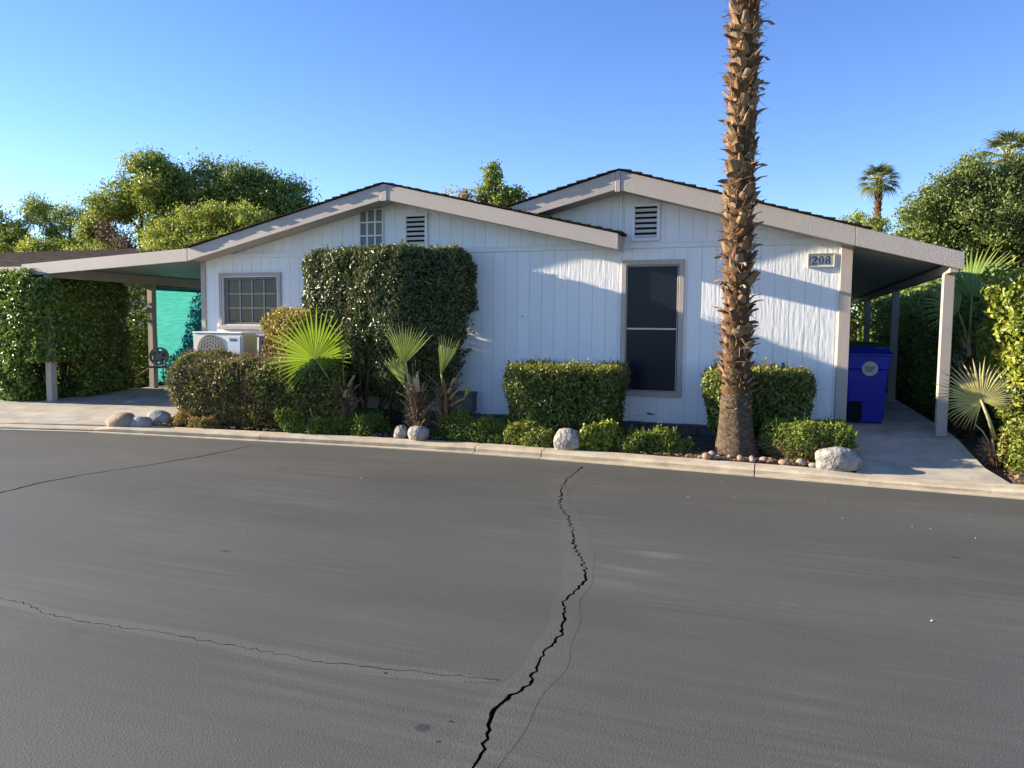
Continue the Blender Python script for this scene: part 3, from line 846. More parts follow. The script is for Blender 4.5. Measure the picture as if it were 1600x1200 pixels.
# horizontal band, seam, corners
MB().box(-9.86, -2.925, -0.016, 0.0135, ZT0, ZT1 - 0.008).box(-2.875, -0.13, -0.016, 0.0135, ZT0, ZT1 - 0.008).build('trim_band', M_WHITE, home, 0.003)
MB().box(-9.86, -0.13, -0.022, 0.0135, ZT1 - 0.008, ZT1).build('trim_band', M_WHITE, home)
MB().box(-2.922, -2.878, -0.024, -0.002, 2.49, 3.44).build('seam_trim', M_WHITE, home, 0.003)
MB().box(-9.95, -9.865, -0.028, 0.10, ZB - 0.02, 2.60).build('corner_trim', M_TRIM, home, 0.004)
MB().box(-0.13, 0.005, -0.028, 0.12, ZB - 0.02, 2.60).build('corner_trim', M_TRIM, home, 0.004)
# blocks under the wall
for row in range(2):
    x = -9.8 + 0.2 * row
    while x < -0.2:
        w = 0.39
        MB().box(x, x + w - 0.01, 0.02 - 0.012 * row + random.uniform(-0.006, 0.006), 0.12, 0.02 + 0.122 * row, 0.136 + 0.122 * row).build('block', M_BRICK, home, 0.004)
        x += w
MB().box(-9.85, -0.14, -0.012, 0.0115, 0.262, 0.2905).build('sill_plate', M_BRICK, home, 0.003)

# fascia, soffit, roof
def fascia(name, x0, z0, x1, z1, h0, h1, y0, y1, parent, bevel=0.004, m=M_TAUPE):
    return MB().prism_y([(x0, z0 - h0), (x1, z1 - h1), (x1, z1), (x0, z0)], y0, y1).build(name, m, parent, bevel)
fascia('fascia', -9.875, 2.781, -6.352, 3.608, 0.20, 0.222, -0.40, -0.36, home)
fascia('fascia', -6.248, 3.608, -2.85, 2.80, 0.222, 0.205, -0.40, -0.36, home)
MB().prism_y([(-6.35, 3.375), (-6.25, 3.375), (-6.25, 3.608), (-6.30, 3.62), (-6.35, 3.608)], -0.408, -0.355).build('ridge_block', M_TAUPE, home, 0.004)
MB().box(-2.888, -2.85, -0.359, -0.03, 2.597, 2.795).build('fascia_return', M_TAUPE, home, 0.003)
fascia('fascia', -4.56, 3.165, -2.912, 3.606, 0.20, 0.235, -0.353, -0.315, home)
fascia('fascia', -2.842, 3.615, -0.002, 2.80, 0.25, 0.225, -0.353, -0.315, home)
MB().prism_y([(-2.91, 3.345), (-2.844, 3.345), (-2.844, 3.615), (-2.86, 3.62), (-2.91, 3.606)], -0.36, -0.312).build('ridge_block', M_TAUPE, home, 0.004)
for (a, za, b, zb, y0) in ((-9.86, 2.60, -6.30, 3.415, -0.358), (-6.30, 3.415, -2.89, 2.615, -0.358), (-4.5, 2.985, -2.86, 3.39, -0.313), (-2.86, 3.385, 0.0, 2.585, -0.313)):
    MB().prism_y([(a, za), (b, zb), (b, zb + 0.018), (a, za + 0.018)], y0, -0.002).build('soffit', M_TRIM, home)

def shingles(parent, x0, z0, x1, z1, ya, yb, over, seed, m=M_SHING, name='shingles'):
    """courses of thick shingle tabs laid from the low edge (x0) up to the ridge (x1)"""
    r = random.Random(seed)
    mb = MB()
    ln = math.hypot(x1 - x0, z1 - z0); ux, uz = (x1 - x0) / ln, (z1 - z0) / ln
    nx, nz = (-uz, ux) if ux > 0 else (uz, -ux)
    nx, nz = (nx, nz) if nz > 0 else (-nx, -nz)
    n = int(ln / 0.14)
    # deck
    mb.prism_y([(x0, z0 + 0.001), (x1, z1 + 0.001), (x1 + nx * 0.012, z1 + nz * 0.012), (x0 + nx * 0.012, z0 + nz * 0.012)], ya + 0.03, yb)
    for k in range(n):
        s0, s1 = k * ln / n - 0.012, (k + 1) * ln / n + 0.02
        yy = ya - over + r.uniform(-0.012, 0.012)
        t = r.uniform(0.018, 0.028)
        ends = [yy, yy + r.uniform(0.2, 0.4)]
        while ends[-1] < min(yb, ya + 1.3): ends.append(ends[-1] + r.uniform(0.25, 0.45))
        ends[-1] = yb if ends[-1] > yb - 0.5 else ends[-1]
        if ends[-1] < yb: ends.append(yb)
        for a, b in zip(ends[:-1], ends[1:]):
            d = r.uniform(-0.008, 0.004)
            p = lambda s, h: (x0 + ux * s + nx * h, z0 + uz * s + nz * h)
            mb.prism_y([p(s0 + d, 0.012), p(s1, 0.012), p(s1, 0.014), p(s0 + d, 0.012 + t)], a, b - 0.006)
    o = mb.build(name, m, parent); o['kind'] = 'stuff'
    return o
shingles(home, -9.86, 2.785, -6.30, 3.622, -0.40, 12.2, 0.035, 1)
shingles(home, -2.83, 2.799, -6.30, 3.622, -0.40, 12.2, 0.035, 2)
shingles(home, -4.62, 3.152, -2.86, 3.622, -0.353, 12.2, 0.035, 3)
shingles(home, 0.16, 2.757, -2.86, 3.622, -0.353, 12.2, 0.035, 4)

# left window
def frame_boxes(x0, x1, z0, z1, w, y0, y1):
    mb = MB()
    mb.box(x0, x0 + w, y0, y1, z0 + w, z1 - w); mb.box(x1 - w, x1, y0, y1, z0 + w, z1 - w)
    mb.box(x0, x1, y0, y1, z1 - w, z1); mb.box(x0, x1, y0, y1, z0, z0 + w)
    return mb
win = frame_boxes(*WL, 0.055, -0.034, 0.013).build('window', M_TRIM, home, 0.003, label='small gridded window with net curtain')
x0, x1, z0, z1 = holes[0]
frame_boxes(x0 + 0.004, x1 - 0.004, z0 + 0.004, z1 - 0.004, 0.016, -0.022, 0.05).build('window_frame', M_WHITE, win, 0.002)
frame_boxes(x0 + 0.027, x1 - 0.027, z0 + 0.027, z1 - 0.027, 0.03, 0.0, 0.05).build('window_frame', M_WFR, win, 0.002)
MB().box(WL[0] - 0.03, WL[1] + 0.03, -0.062, -0.036, WL[2] - 0.012, WL[2] + 0.035).build('sill', M_TRIM, win, 0.003)
gx0, gx1, gz0, gz1 = x0 + 0.058, x1 - 0.058, z0 + 0.058, z1 - 0.058
gx0 += 0.045
nc, nr = 4, 3
cw, rh = (gx1 - gx0) / nc, (gz1 - gz0) / nr
MB().box(x0 + 0.058, gx0 - 0.001, 0.008, 0.045, gz0, gz1).build('window_frame', M_WFR, win)
mb = MB()
for k in range(1, nc): mb.box(gx0 + k * cw - 0.011, gx0 + k * cw + 0.011, 0.010, 0.04, gz0, gz1)
for k in range(1, nr): mb.box(gx0, gx1, 0.012, 0.038, gz0 + k * rh - 0.010, gz0 + k * rh + 0.010)
mb.build('muntins', M_MUN, win)
for a in range(nc):
    for b in range(nr):
        MB().box(gx0 + a * cw + 0.011, gx0 + (a + 1) * cw - 0.011, 0.022, 0.027, gz0 + b * rh + 0.010, gz0 + (b + 1) * rh - 0.010).build('pane', M_GLASS, win)
cv, cf = [], []
nn = 90
for k in range(nn + 1):
    xx = x0 + (x1 - x0) * k / nn
    yy = 0.085 + 0.016 * math.sin(k * 0.62) + 0.006 * math.sin(k * 1.7)
    cv += [(xx, yy, z0), (xx, yy, z1)]
    if k: cf.append((2 * k - 2, 2 * k, 2 * k + 1, 2 * k - 1))
MB().add(cv, cf).build('curtain', M_CURT, win, smooth=True)
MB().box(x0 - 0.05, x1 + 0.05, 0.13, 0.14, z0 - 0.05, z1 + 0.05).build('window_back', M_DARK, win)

# tall right window
win = frame_boxes(*WR, 0.065, -0.030, 0.013).build('window', M_TRIM, home, 0.003, label='tall two pane window with dark sun screens')
x0, x1, z0, z1 = holes[1]
frame_boxes(x0 + 0.006, x1 - 0.004, z0 - 0.002, z1 - 0.002, 0.016, -0.016, 0.045).build('window_frame', M_GREYM, win, 0.002)
MB().box(x0 + 0.022, x1 - 0.020, -0.006, 0.03, 1.55, 1.572).build('meeting_rail', M_STUCCO, win, 0.002)
MB().box(x0 + 0.023, x1 - 0.021, 0.014, 0.022, 1.573, z1 - 0.019).build('pane', M_SCREEN, win)
MB().box(x0 + 0.023, x1 - 0.021, 0.008, 0.016, z0 + 0.015, 1.549).build('pane', M_SCREEN, win)

# gable vents and lattice
def vent(x0, x1, z0, z1, n=6):
    v = frame_boxes(x0, x1, z0, z1, 0.042, -0.034, -0.002).build('gable_vent', M_WHITE, home, 0.003)
    MB().box(x0 + 0.04, x1 - 0.04, -0.006, -0.001, z0 + 0.04, z1 - 0.04).build('vent_back', M_DARK, v)
    h = (z1 - z0 - 0.084) / n
    for k in range(n):
        zz = z0 + 0.042 + k * h
        MB().add([(x0 + .043, -.030, zz + .004), (x1 - .043, -.030, zz + .004), (x1 - .043, -.008, zz + h * .62), (x0 + .043, -.008, zz + h * .62),
                  (x0 + .043, -.024, zz + .001), (x1 - .043, -.024, zz + .001), (x1 - .043, -.0065, zz + h * .5), (x0 + .043, -.0065, zz + h * .5)],
                 [(0, 1, 2, 3), (7, 6, 5, 4), (0, 4, 5, 1), (2, 6, 7, 3), (1, 5, 6, 2), (0, 3, 7, 4)]).build('slat', M_VENT, v)
vent(-6.17, -5.78, 2.735, 3.235)
vent(-2.745, -2.365, 2.735, 3.235)
x0, x1, z0, z1 = -6.93, -6.52, 2.73, 3.335
v = frame_boxes(x0, x1, z0, z1, 0.016, -0.034, -0.002).build('lattice_vent', M_WHITE, home, 0.002)
mb = MB()
for k in (1, 2): mb.box(x0 + (x1 - x0) * k / 3 - .011, x0 + (x1 - x0) * k / 3 + .011, -0.030, -0.008, z0 + .016, z1 - .016)
for k in (1, 2): mb.box(x0 + .016, x1 - .016, -0.028, -0.009, z0 + (z1 - z0) * k / 3 - .011, z0 + (z1 - z0) * k / 3 + .011)
mb.build('muntins', M_WHITE, v)
for a in range(3):
    for b in range(3):
        MB().box(x0 + .016 + a * .127, x0 + .016 + (a + 1) * .127 - .002, -0.006, -0.002, z0 + .016 + b * .192, z0 + .016 + (b + 1) * .192 - .002).build('pane', M_MESH, v)

# house number
pl = thing('number_plaque', 'rectangular white house number plaque reading 208 by the right corner', 'sign', (-0.355, -0.03, 2.435))
px0, px1, pz0, pz1 = -0.515, -0.195, 2.345, 2.525
frame_boxes(px0, px1, pz0, pz1, 0.016, -0.034, -0.003).build('plaque_frame', M_PLAQ, pl, 0.003)
MB().box(px0 + .015, px1 - .015, -0.020, -0.004, pz0 + .015, pz1 - .015).build('plate', M_PLATE, pl)
mb = MB()
for sx in (px0 + 0.034, px1 - 0.034):
    for k in range(5):
        zz = pz0 + 0.042 + k * 0.024
        for s in (-1, 1):
            mb.prism_y([(sx, zz - .008), (sx + s * .011, zz + .002), (sx + s * .012, zz + .011), (sx + s * .002, zz + .004)][::s], -0.026, -0.0205)
mb.build('leaf_motif', M_PLAQ, pl)
def ell_ring(mb, cx, cz, ax, az, bx, bz, n=28):
    vs, fs = [], []
    for k in range(n):
        t = 2 * math.pi * k / n; c, s = math.cos(t), math.sin(t)
        vs += [(cx + ax * c, -0.026, cz + az * s), (cx + bx * c, -0.026, cz + bz * s), (cx + ax * c, -0.0195, cz + az * s), (cx + bx * c, -0.0195, cz + bz * s)]
    for k in range(n):
        p, q = 4 * k, 4 * ((k + 1) % n)
        fs += [(p, q, q + 1, p + 1), (p, p + 2, q + 2, q), (p + 1, q + 1, q + 3, p + 3)]
    mb.add(vs, fs)
dz = 2.435
mb = MB(); ell_ring(mb, -0.355, dz, 0.029, 0.052, 0.014, 0.045); mb.build('digit', M_INK, pl)
mb = MB(); ell_ring(mb, -0.278, dz + 0.025, 0.025, 0.028, 0.013, 0.021); ell_ring(mb, -0.278, dz - 0.024, 0.029, 0.030, 0.015, 0.023); mb.build('digit', M_INK, pl)
cl = [(-.455, .024), (-.452, .038), (-.440, .047), (-.428, .046), (-.415, .035), (-.413, .020), (-.424, .000), (-.440, -.020), (-.455, -.040)]
wd = [.010, .006, .004, .006, .011, .012, .009, .006, .004]
vs, fs = [], []
for k, (a, b) in enumerate(cl):
    p, q = cl[max(0, k - 1)], cl[min(len(cl) - 1, k + 1)]
    t = Vector((q[0] - p[0], q[1] - p[1])).normalized(); nn_ = Vector((-t.y, t.x)) * wd[k]
    for yy in (-0.026, -0.0195): vs += [(a + nn_.x, yy, dz + b + nn_.y), (a - nn_.x, yy, dz + b - nn_.y)]
    if k:
        o_ = 4 * (k - 1)
        fs += [(o_, o_ + 1, o_ + 5, o_ + 4), (o_, o_ + 4, o_ + 6, o_ + 2), (o_ + 1, o_ + 3, o_ + 7, o_ + 5)]
mb = MB().add(vs, fs)
mb.prism_y([(-.459, dz - .052), (-.405, dz - .052), (-.401, dz - .026), (-.406, dz - .026), (-.412, dz - .037), (-.459, dz - .037)], -0.0262, -0.0196)
mb.build('digit', M_INK, pl)

for cx, czz, r_ in ((-2.46, 0.405, .045), (-2.40, 0.40, .03), (-2.62, 0.37, .018), (-3.95, .62, .015), (-4.3, 1.72, .02)):
    q = [(cx + r_ * random.uniform(.6, 1.2) * math.cos(t), czz + .45 * r_ * random.uniform(.5, 1.3) * math.sin(t)) for t in np.linspace(0, 6.28, 10)[:-1]]
    MB().prism_y(q, -0.0012, 0.001).build('bare_patch', M_CHIP, home)

# ------------------------------------------------------------------ carport and awning
cp = thing('carport', 'flat taupe edged carport on posts at the left end of the white house', 'carport', (-13.05, -0.3, 0.17))
def cz(x): return float(np.interp(x, [-13.55, -9.88], [2.592, 2.78]))
fascia('fascia', -13.55, cz(-13.55), -9.882, cz(-9.88), 0.205, 0.20, -0.40, -0.36, cp)
fascia('fascia', -13.55, cz(-13.55), -13.51, cz(-13.51), 0.2, 0.2, -0.358, 8.6, cp)
MB().prism_y([(-13.50, cz(-13.5) - .03), (-9.96, cz(-9.96) - .03), (-9.96, cz(-9.96) + 0.0), (-13.50, cz(-13.5) + 0.0)], -0.355, 8.6).build('roof_panel', M_GREYM, cp)
y = -0.352
while y < 8.5:
    MB().prism_y([(-13.49, cz(-13.49) - .075), (-9.965, cz(-9.965) - .075), (-9.965, cz(-9.965) - .035), (-13.49, cz(-13.49) - .035)], y, y + 0.288).build('ceiling_panel', M_CEIL, cp, 0.006)
    y += 0.30
MB().box(-13.10, -13.00, -0.355, 8.6, 2.36, 2.535).build('beam', M_POST, cp, 0.004)
for yy, zb in ((-0.30, 0.155), (2.05, 0.22), (5.6, 0.23), (8.4, 0.24)):
    MB().box(-13.115, -12.985, yy - 0.06, yy + 0.06, zb, 2.358).build('post', M_POST, cp, 0.006)
    MB().box(-13.15, -12.95, yy - 0.09, yy + 0.09, zb - 0.003, zb + 0.012).build('post_foot', M_POST, cp)

aw = thing('side_awning', 'narrow taupe awning on posts along the right side of the house', 'awning', (1.06, 0, 0.3))
def az_(x): return roofR(x)
fascia('fascia', 0.002, az_(0.002), 1.15, az_(1.15), 0.225, 0.20, -0.353, -0.315, aw)
MB().prism_y([(0.20, az_(.2) - .03), (1.13, az_(1.13) - .03), (1.13, az_(1.13)), (0.20, az_(.2))], -0.313, 12).build('roof_panel', M_GREYM, aw)
MB().prism_y([(1.112, 2.275), (1.15, 2.275), (1.15, 2.465), (1.112, 2.475)], -0.312, 12).build('fascia', M_TAUPE, aw)
y = -0.31
while y < 11.8:
    MB().prism_y([(0.008, az_(.008) - .205), (1.11, az_(1.11) - .10), (1.11, az_(1.11) - .07), (0.008, az_(.008) - .175)], y, y + 0.39).build('ceiling_panel', M_CEIL, aw, 0.005)
    y += 0.40
MB().box(1.015, 1.105, -0.312, 12, 2.245, 2.35).build('beam', M_POST, aw, 0.004)
for yy in (0.02, 4.45, 8.95):
    MB().box(1.005, 1.125, yy - 0.055, yy + 0.055, 0.298, 2.243).build('post', M_POST, aw, 0.006)

# ------------------------------------------------------------------ things by the house
# blue wheeled bin
def wheeled_bin(name, label, x0, x1, y0, y1, zb, h, m, mr, sticker, grp=None):
    xm, ym = (x0 + x1) / 2, (y0 + y1) / 2
    b = thing(name, label, 'bin', (xm, ym, zb), grp)
    tp = 0.085
    def ring(s, z):
        return [(x0 + s, y0 + s * 0.8, z), (x1 - s, y0 + s * 0.8, z), (x1 - s, y1 - s * 0.8, z), (x0 + s, y1 - s * 0.8, z)]
    lv = [(tp, zb + .012), (tp * 0.98, zb + .05), (0.045, zb + h * 0.55), (0.040, zb + h * 0.72), (0.018, zb + h * 0.725), (0.012, zb + h * 0.93)]
    vs = [v for s, z in lv for v in ring(s, z)]
    fs = [(3, 2, 1, 0)]
    for k in range(len(lv) - 1):
        for j in range(4): fs.append((4 * k + j, 4 * k + (j + 1) % 4, 4 * k + 4 + (j + 1) % 4, 4 * k + 4 + j))
    fs.append(tuple(4 * (len(lv) - 1) + j for j in range(4)))
    MB().add(vs, fs).build('body', m, b, 0.014, smooth=False)
    MB().box(x0 - .012, x1 + .012, y0 - .016, y1 + .012, zb + h * .90, zb + h * .945).build('rim', mr, b, 0.01)
    MB().add([(x0 - .006, y0 - .03, zb + h * .947), (x1 + .006, y0 - .03, zb + h * .947), (x1 + .006, y1 + .02, zb + h * .947), (x0 - .006, y1 + .02, zb + h * .947),
              (x0 + .035, y0 + .02, zb + h), (x1 - .035, y0 + .02, zb + h), (x1 - .035, y1 - .04, zb + h + .012), (x0 + .035, y1 - .04, zb + h + .012)],
             [(3, 2, 1, 0), (4, 5, 6, 7), (0, 1, 5, 4), (1, 2, 6, 5), (2, 3, 7, 6), (3, 0, 4, 7)]).build('lid', mr, b, 0.008)
    MB().tube([(x0 + .06, y1 + .05, zb + h * .93), (x1 - .06, y1 + .05, zb + h * .93)], 0.014, 8).build('handle', m, b)
    for sx in (x0 + 0.045, x1 - 0.045):
        w = MB().disc_ring((sx, y1 - 0.02, zb + .115), (1, 0, 0), 0.03, 0.115, 0.05, 20).build('wheel', M_RUB, b)
        MB().disc_ring((sx, y1 - 0.02, zb + .115), (1, 0, 0), 0.0, 0.045, 0.058, 12).build('hub', M_GREYM, w)
    if sticker:
        # dark moulded recess low on the left of the front
        MB().box(x0 + .082, x0 + .24, y0 + .043, y0 + .08, zb + .03, zb + .30).build('wheel_recess', M_DARK, b, 0.01)
        sx, sz = x0 + 0.315, zb + h * .735
        sy = y0 + 0.001
        MB().disc_ring((sx, sy + .010, sz), (0, 1, 0), 0.0, 0.098, 0.012, 32).build('sticker', M_STICK, b)
        MB().prism_y([(sx - .066, sz + .035), (sx - .058, sz - .028), (sx - .045, sz - .042), (sx + .022, sz - .042), (sx + .03, sz - .018), (sx + .05, sz - .01), (sx + .066, sz + .035)], sy - .001, sy + .0035).build('printed_emblem', M_STICKG, b)
        mbl = MB()
        for kk in range(4): mbl.box(sx - .05, sx + (.045 if kk < 2 else .012), sy - .0025, sy - .0015, sz + .024 - kk * .017, sz + .028 - kk * .017)
        mbl.build('printed_lines', M_STICK, b)
    return b
wheeled_bin('wheeled_bin', 'bright blue wheeled bin with round pale sticker at the house corner', 0.035, 0.615, 0.92, 1.55, 0.302, 1.02, M_BLUE, M_BLUED, True)
wheeled_bin('wheeled_bin', 'dark green wheeled bin mostly hidden behind the blue bin', 0.10, 0.66, 1.75, 2.4, 0.304, 1.08, M_OLIVE, M_OLIVE, False)

# outdoor air conditioning unit
ac = thing('air_conditioner', 'ivory outdoor air conditioning unit with round fan grille under the window', 'air conditioner', (-8.97, -0.62, 0.12))
ax0, ax1, ay0, ay1, az0, az1 = -9.43, -8.50, -0.82, -0.46, 0.74, 1.43
MB().box(ax0, ax1, ay0 + .012, ay1, az0, az1).build('casing', M_AC, ac, 0.012)
MB().box(ax0 - .008, ax1 + .008, ay0 - .006, ay1 + .008, az1 + .001, az1 + .022).build('top_cover', M_WHITE, ac, 0.006)
MB().box(ax1 + .0005, ax1 + .012, ay0 + .05, ay1 - .01, az0 + .03, az1 - .02).build('side_cover', M_ACY, ac, 0.004)
MB().box(-8.76, ax1 - .03, ay0 - .002, ay0 + .011, az0 + .03, az1 - .04).build('front_panel', M_ACP, ac, 0.003)
MB().box(-8.72, -8.60, ay0 - .006, ay0 - .0025, az1 - .115, az1 - .075).build('badge', M_LOGO, ac)
fc = (-9.09, ay0 + .008, 1.16)
MB().disc_ring(fc, (0, 1, 0), 0.0, 0.245, 0.006, 40).build('fan_opening', M_ACD, ac)
mb = MB()
for r_ in (0.06, 0.11, 0.16, 0.205, 0.25): mb.disc_ring((fc[0], ay0 - .002, fc[2]), (0, 1, 0), r_ - .004, r_ + .004, 0.008, 40)
for k in range(17):
    xx = fc[0] - 0.24 + 0.03 * k
    hh = math.sqrt(max(0, 0.25 ** 2 - (xx - fc[0]) ** 2))
    mb.box(xx - .0035, xx + .0035, ay0 - .007, ay0 - .003, fc[2] - hh, fc[2] + hh)
mb.build('fan_grille', M_ACG, ac)
for k in range(3):
    a = k * 2.094 + 0.4
    c, s = math.cos(a), math.sin(a)
    MB().add([(fc[0], ay0 + .004, fc[2]), (fc[0] + .2 * c - .06 * s, ay0 + .002, fc[2] + .2 * s + .06 * c), (fc[0] + .22 * c, ay0 + .004, fc[2] + .22 * s), (fc[0] + .15 * c + .07 * s, ay0 + .003, fc[2] + .15 * s - .07 * c)], [(0, 1, 2, 3)]).build('fan_blade', M_RUB, ac)
for xx in (ax0 + .08, ax1 - .14):
    MB().box(xx, xx + .06, ay0 + .04, ay1 - .02, 0.08, az0 - .002).build('stand_leg', M_GREYM, ac, 0.003)
mb = MB(); mb.tube([(ax1 + .014, -0.60, 1.10), (ax1 + .07, -0.60, 1.06), (ax1 + .08, -0.56, 0.9), (ax1 + .05, -0.4, 0.6), (ax1 + .03, -0.1, 0.5)], 0.014, 8)
mb.build('pipe', M_RUB, ac, smooth=True)
ac2 = thing('air_conditioner', 'grey older condenser unit half hidden behind the yellow shrub', 'air conditioner', (-8.1, -0.4, 0.12))
MB().box(-8.36, -7.82, -0.62, -0.16, 0.10, 1.38).build('casing', M_ROCKG, ac2, 0.02)
MB().box(-8.38, -7.80, -0.64, -0.14, 1.382, 1.42).build('top_cover', M_GREYM, ac2, 0.012)
mb = MB()
for k in range(26): mb.box(-8.33, -7.85, -0.634, -0.622, 0.2 + k * .044, 0.222 + k * .044)
mb.build('coil_guard', M_GREYM, ac2)
mb = MB()
for k in range(5):
    xx = -8.27 + 0.09 * k
    mb.tube([(xx, -0.64, 1.33), (xx + .03, -0.66, 1.2), (xx - .02 + .02 * (k % 3), -0.66, 1.02), (xx + .05, -0.64, 0.8)], 0.006, 6)
mb.build('wire', M_RUB, ac2, smooth=True)

ub = thing('utility_box', 'dark grey utility box low on the wall beside the big bush', 'box', (-5.16, -0.1, 0.1))
MB().box(-5.34, -4.98, -0.20, -0.02, 0.33, 0.60).build('box_body', M_BOX, ub, 0.008)
MB().box(-5.36, -4.96, -0.215, -0.02, 0.601, 0.622).build('box_lid', M_BOX, ub, 0.004)
MB().box(-5.20, -5.12, -0.12, -0.05, 0.05, 0.329).build('box_foot', M_BOX, ub)

# teal shade cloth hung along the far side of the carport
sc = thing('shade_screen', 'bright teal shade cloth hanging from the carport beam', 'screen', (-13.05, 4.5, 0.25))
nv, vs, fs = 40, [], []
ny_, nz_ = 44, 16
for a in range(ny_ + 1):
    for b in range(nz_ + 1):
        yy = 2.17 + (8.2 - 2.17) * a / ny_; zz = 0.35 + (2.33 - 0.35) * b / nz_
        vs.append((-13.06 + 0.012 * math.sin(yy * 3.1 + zz) + 0.008 * math.sin(zz * 7), yy, zz))
for a in range(ny_):
    for b in range(nz_):
        q = a * (nz_ + 1) + b
        fs.append((q, q + nz_ + 1, q + nz_ + 2, q + 1))
MB().add(vs, fs).build('cloth', M_CLOTH, sc, smooth=True)
MB().tube([(-13.06, 2.13, 2.345), (-13.06, 8.2, 2.345)], 0.012, 6).build('top_rod', M_RUB, sc)
MB().tube([(-13.08, 2.13, 0.4), (-13.08, 2.13, 2.34)], 0.008, 6).build('edge_cord', M_CLOTH, sc)

# hose reel on the rear carport post
hr = thing('hose_reel', 'metal hose reel with six round holes on the rear carport post', 'hose reel', (-12.75, 1.95, 0.5))
axr = Vector((0.42, -0.9, 0)).normalized()
hc = Vector((-12.70, 1.84, 0.90))
def holed(c, r, nm, m_):
    a = Vector((0, 0, 1)); b = axr.cross(a)
    mb = MB()
    mb.disc_ring(c, axr, r * 0.86, r, 0.03, 32)
    mb.disc_ring(c, axr, 0.0, r * 0.34, 0.02, 18)
    for k in range(6):
        t = k * math.pi / 3 + 0.3
        d = a * math.cos(t) + b * math.sin(t); e = -a * math.sin(t) + b * math.cos(t)
        w0, w1 = r * .17, r * .30
        p0, p1 = c + d * r * .30, c + d * r * .88
        pm = c + d * r * .6
        q = []
        for s in (-1, 1):
            q += [p0 + e * w0 - axr * .008 * s, pm + e * r * .09 - axr * .008 * s, p1 + e * w1 - axr * .008 * s, p1 - e * w1 - axr * .008 * s, pm - e * r * .09 - axr * .008 * s, p0 - e * w0 - axr * .008 * s]
        mb.add(q, [(0, 1, 4, 5), (1, 2, 3, 4), (6, 11, 10, 7), (7, 10, 9, 8), (0, 6, 7, 1), (1, 7, 8, 2), (3, 9, 10, 4), (4, 10, 11, 5)])
    mb.build(nm, m_, hr)
holed(hc, 0.185, 'reel_flange', M_REEL)
holed(hc - axr * 0.16 - Vector((0.05, 0, 0)), 0.185, 'reel_flange', M_REEL)
MB().disc_ring(hc - axr * 0.08, axr, 0.0, 0.11, 0.15, 20).build('hose', M_OLIVE, hr)
MB().box(-12.97, -12.62, 1.80, 2.0, 0.66, 0.70).build('bracket', M_REEL, hr, 0.004)

tl = thing('garden_tool', 'long thin pole leaning low behind the rear carport post', 'tool', (-13.6, 2.4, 0.2))
MB().tube([(-14.05, 2.2, 0.24), (-13.1, 2.3, 0.80)], 0.014, 8).build('handle', M_PETID, tl)
MB().box(-14.12, -14.03, 2.1, 2.3, 0.19, 0.24).build('tool_head', M_GREYM, tl, 0.005)

# ------------------------------------------------------------------ rocks
def rock(name, label, c, r, m_, seed, group=None, sub=3, amp=0.16, sq=0.5, tilt=0.0, cat='rock'):
    bm = bmesh.new()
    bmesh.ops.create_icosphere(bm, subdivisions=sub, radius=1.0)
    P = np.array([v.co[:] for v in bm.verts])
    off = np.array([seed * 3.1, seed * 1.7, seed * 0.9])
    d = 1 + amp * wob(P + off, 1.5) + amp * 0.35 * wob(P + off, 4.5) + amp * .12 * wob(P + off, 11)
    Q = np.sign(P) * np.abs(P) ** (1 - 0.25 * sq)
    Q = Q * d[:, None] * np.array(r)
    ct, st = math.cos(tilt), math.sin(tilt)
    Q = np.stack([Q[:, 0] * ct - Q[:, 2] * st, Q[:, 1], Q[:, 0] * st + Q[:, 2] * ct], 1)
    for v, q in zip(bm.verts, Q): v.co = q
    for f in bm.faces: f.smooth = True
    me = bpy.data.meshes.new(name); bm.to_mesh(me); bm.free()
    me.materials.append(m_)
    o = bpy.data.objects.new(name, me); COL.objects.link(o)
    o.location = c
    return tag(o, label, cat, group)
GR = 'landscape rocks along the kerb'
rock('rock', 'tan rounded rock at the driveway edge left of two grey rocks', (-9.84, -1.84, 0.14), (0.245, 0.15, 0.145), M_ROCKT, 1, GR)
rock('rock', 'grey rock leaning right of the tan rock at the driveway edge', (-9.50, -1.80, 0.12), (0.165, 0.12, 0.115), M_ROCKG, 2, GR)
rock('rock', 'darker grey rock behind the two rocks at the driveway edge', (-9.46, -1.5, 0.15), (0.17, 0.13, 0.13), M_ROCKG, 3, GR)
rock('rock', 'small white rock left of the pair under the young palms', (-5.51, -1.38, 0.15), (0.095, 0.09, 0.10), M_ROCKW, 4, GR)
rock('rock', 'larger white rock right of the pair under the young palms', (-5.235, -1.44, 0.155), (0.15, 0.12, 0.115), M_ROCKW, 5, GR)
rock('rock', 'upright white granite rock on the kerb in front of the square hedge', (-3.24, -1.42, 0.19), (0.165, 0.13, 0.16), M_ROCKW, 6, GR)
rock('boulder', 'large white and brown granite boulder at the path corner', (-0.20, -1.56, 0.165), (0.255, 0.17, 0.15), M_ROCKW, 7, None, 4, 0.2, 0.6, 0.18, cat='boulder')
pb = [(-0.72, -1.50, 0.068, 0.055, 0.042, 2, 'pink oval river stone on the kerb edge right of the palm'),
      (-0.545, -1.47, 0.055, 0.05, 0.055, 1, 'round grey river stone between pink stone and boulder'),
      (-0.42, -1.52, 0.055, 0.045, 0.032, 1, 'flat pale river stone touching the left side of the boulder')]
SMALL = 'small tan river stone lying loose around the foot of the tall palm'
